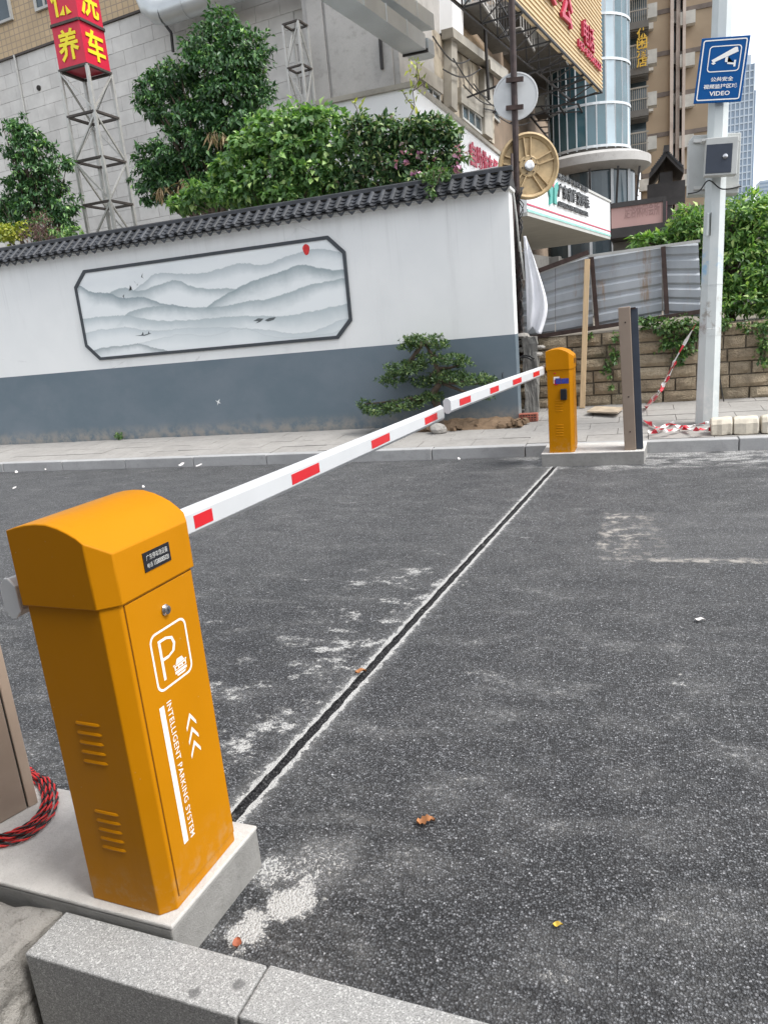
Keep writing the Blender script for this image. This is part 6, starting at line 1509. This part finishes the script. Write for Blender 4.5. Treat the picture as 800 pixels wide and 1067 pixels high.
while zr_+k*st_ < hT:
    z_ = zr_+k*st_
    if z_ > TZ+1:
        MB().bb(xat(668)-.02, xat(698)+.02, YTb-.06, YTb-.001, z_-.13, z_+.13).build('floor_band', 'tan_band', tb); MB().bb(xat(713), xat(742), YTb+.44, YTb+.499, z_-.13, z_+.13).build('floor_band', 'tan_band', tb)
        MB().bb(xat(701), xat(704), YTb+1.5, YTb+1.58, z_+.5, z_+2.0).build('window', 'window_glass', tb); MB().bb(xat(708), xat(710.5), YTb+1.5, YTb+1.58, z_+.5, z_+2.0).build('window', 'window_glass', tb)
        for u in (672.5, 715.5): c = Vector((xat(u), YTb-.3+(0 if u < 700 else .5), z_+1.7)); MB().box(c, (.85, .5, .7)).build('air_conditioner', 'ac_white', tb)
        MB().box(Vector((xat(706), YTb+1.0, z_-.2)), (.8, .6, .65)).build('air_conditioner', 'ac_white', tb)
    k += 1
bw = thing('balcony_block', 'brown apartment block with stacked concrete balconies beside the glass bay', 'building', (xat(660, 100, 50), 56, TZ))
YBk = 50.0
MB().bb(xat(640, 80, YBk), xat(669, 80, YBk)-.3, YBk, YBk+12, TZ, 42).build('wall', 'facade_brown', bw)
for v in (-14, 30, 78, 122, 168):
    z_ = ony(662, v, YBk-1.6).z; x0_, x1_ = ony(652, v, YBk-1.6).x, ony(675.5, v, YBk-1.6).x
    bo = MB().bb(x0_, x1_, YBk-1.6, YBk-.002, z_, z_+.35).build('balcony', 'dirty_concrete', bw); m = MB()
    for i in range(10): xx_ = x0_+.1+(x1_-x0_-.2)*i/9; m.bar((xx_, YBk-1.55, z_+.35), (xx_, YBk-1.55, z_+1.5), .03)
    m.bar((x0_, YBk-1.55, z_+1.5), (x1_, YBk-1.55, z_+1.5), .08); m.bar((x0_, YBk-1.55, z_+.9), (x1_, YBk-1.55, z_+.9), .05); m.build('railing', 'beige_trim', bo)
    for j in range(4): MB().bb(x0_+.05, x1_-.05, YBk-1.5+j*.38, YBk-1.5+j*.38+.08, z_-.08, z_-.001).build('joist', 'dirty_concrete', bo)
    MB().bb((x0_+x1_)/2-.6, (x0_+x1_)/2+.5, YBk-.06, YBk-.003, z_+.4, z_+2.4).build('balcony_door', 'window_glass', bw); MB().box(((x1_+.2), YBk-.4, z_+1.0), (.5, .8, .7)).build('air_conditioner', 'ac_white', bw)
for i, ch in enumerate('休闲酒店'): m = text(MB(), ch, (ony(663, 41+i*10, YBk-1.75).x, YBk-1.75, ony(663, 41+i*10, YBk-1.75).z), Vector((1, 0, 0)), Z1, width=.55, height=.50, bold=.02, depth=.08); m.build('gold_character', 'gold_text', bw)['kind'] = 'stuff'
# dark tiled gatehouse
YGh = 42; gh = thing('tiled_gatehouse', 'small dark gatehouse with a curved black tiled roof below the tan tower', 'building', (ony(693, 200, YGh).x, YGh+2, TZ))
x0_, x1_ = ony(676, 180, YGh).x, ony(712, 180, YGh).x; ze_ = ony(690, 178, YGh).z; zrg = ony(694, 152, YGh).z
MB().bb(x0_+.5, x1_-.5, YGh+.5, YGh+4, TZ, ze_).build('wall', 'dark_wood', gh)
xm = (x0_+x1_)/2; m = MB(); n = 6; prof = [(x0_+(xm-x0_)*i/n, ze_+(zrg-ze_)*.8*(i/n)**1.15) for i in range(n+1)]; prof += [(2*xm-x, z_) for x, z_ in prof[-2::-1]]; prof2 = [(x, z_-.25) for x, z_ in prof[::-1]]
m.prism([(x, YGh, z_) for x, z_ in prof+prof2], (0, 5, 0)); rf = m.build('roof', 'dark_wood', gh)
tm = mesh_of(MB().bb(-.05, .05, -2.55, 2.55, -.04, .06), 'roof_tile')
for i in range(1, n*2):
    for s_ in (0, .5):
        f = i+s_; i0 = int(f); 
        if i0+1 < len(prof): a, b = prof[i0], prof[i0+1]; piece('tile_rib', tm, rf, (a[0]+(b[0]-a[0])*s_, YGh+2.5, a[1]+(b[1]-a[1])*s_+.02))
zrg = ze_+(zrg-ze_)*.8; MB().bar((xm, YGh-.1, zrg+.1), (xm, YGh+5.1, zrg+.1), .25, .3).build('ridge', 'dark_wood', rf)
MB().bb(xm-.9, xm+.9, YGh+.44, YGh+.499, ze_-1.6, ze_-.5).build('name_board', 'dark_wood', gh)

# ------------------------------------------------------------------ distant glass tower
YSk = 480; x0_, x1_ = ony(764, 100, YSk).x, ony(788, 100, YSk).x; xs_ = ony(784.5, 100, YSk).x; zt_ = ony(775, 57, YSk).z
sk_ = thing('glass_skyscraper', 'pale blue glass skyscraper far off beside the light pole', 'skyscraper', ((x0_+x1_)/2, YSk+12, TZ))
x0_ = ony(752, 100, YSk).x
MB().bb(x0_, xs_, YSk, YSk+26, TZ, zt_-5).build('shaft', 'tower_glass', sk_); MB().bb(xs_+.05, x1_, YSk+4, YSk+24, TZ, ony(787, 92, YSk).z).build('side_wing', 'tower_glass', sk_)
MB().bb(x0_+2, xs_-1.5, YSk+2, YSk+24, zt_-5.05, zt_).build('crown', 'tower_rib', sk_)
fb = mesh_of(MB().bb(-(xs_-x0_)/2, (xs_-x0_)/2, -.15, .15, -.35, .35), 'tower_rib')
z_ = TZ+4
while z_ < zt_-6: piece('floor_line', fb, sk_, ((x0_+xs_)/2, YSk-.2, z_)); z_ += 3.6
for i in range(8): x_ = x0_+(xs_-x0_)*i/7; MB().bb(x_-.3, x_+.3, YSk-.45, YSk-.01, TZ, zt_-5).build('fin', 'tower_rib', sk_)
YS2 = 520; s2 = thing('far_block', 'tiny pale apartment block on the skyline at the right edge', 'building', (ony(796, 190, YS2).x, YS2+8, TZ))
MB().bb(ony(791, 190, YS2).x, ony(806, 190, YS2).x, YS2, YS2+15, TZ, ony(795, 188, YS2).z).build('wall', 'tower_rib', s2)
for i in range(6): MB().bb(ony(791, 190, YS2).x, ony(806, 190, YS2).x, YS2-.1, YS2-.001, ony(795, 191+i*4, YS2).z-.5, ony(795, 191+i*4, YS2).z+.5).build('floor_line', 'tower_glass', s2)

for i in range(NS):
    a = 2*pi*(i+.5)/NS; dr = Vector((cos(a), sin(a), 0))
    if dr.dot((CAM-gc).normalized()) > -.1: MB().bar(Vector((gc.x, gc.y, gbz))+dr*(RG+.01), Vector((gc.x, gc.y, gtz))+dr*(RG+.01), .05).build('mullion', 'mullion', gb)
rr = random.Random(31)
for k in range(7):
    u0 = 440+k*11; a = PB.pt(u0, 60+rr.uniform(-20, 20)+k*7, .25); b = PB.pt(u0+40, 70+k*9+rr.uniform(-10, 25), .25); sag = rr.uniform(.15, .5)
    MB().tube([a.lerp(b, i/10)-Z1*sag*sin(pi*i/10) for i in range(11)], .018, 5).build('loose_cable', 'iron', sb)
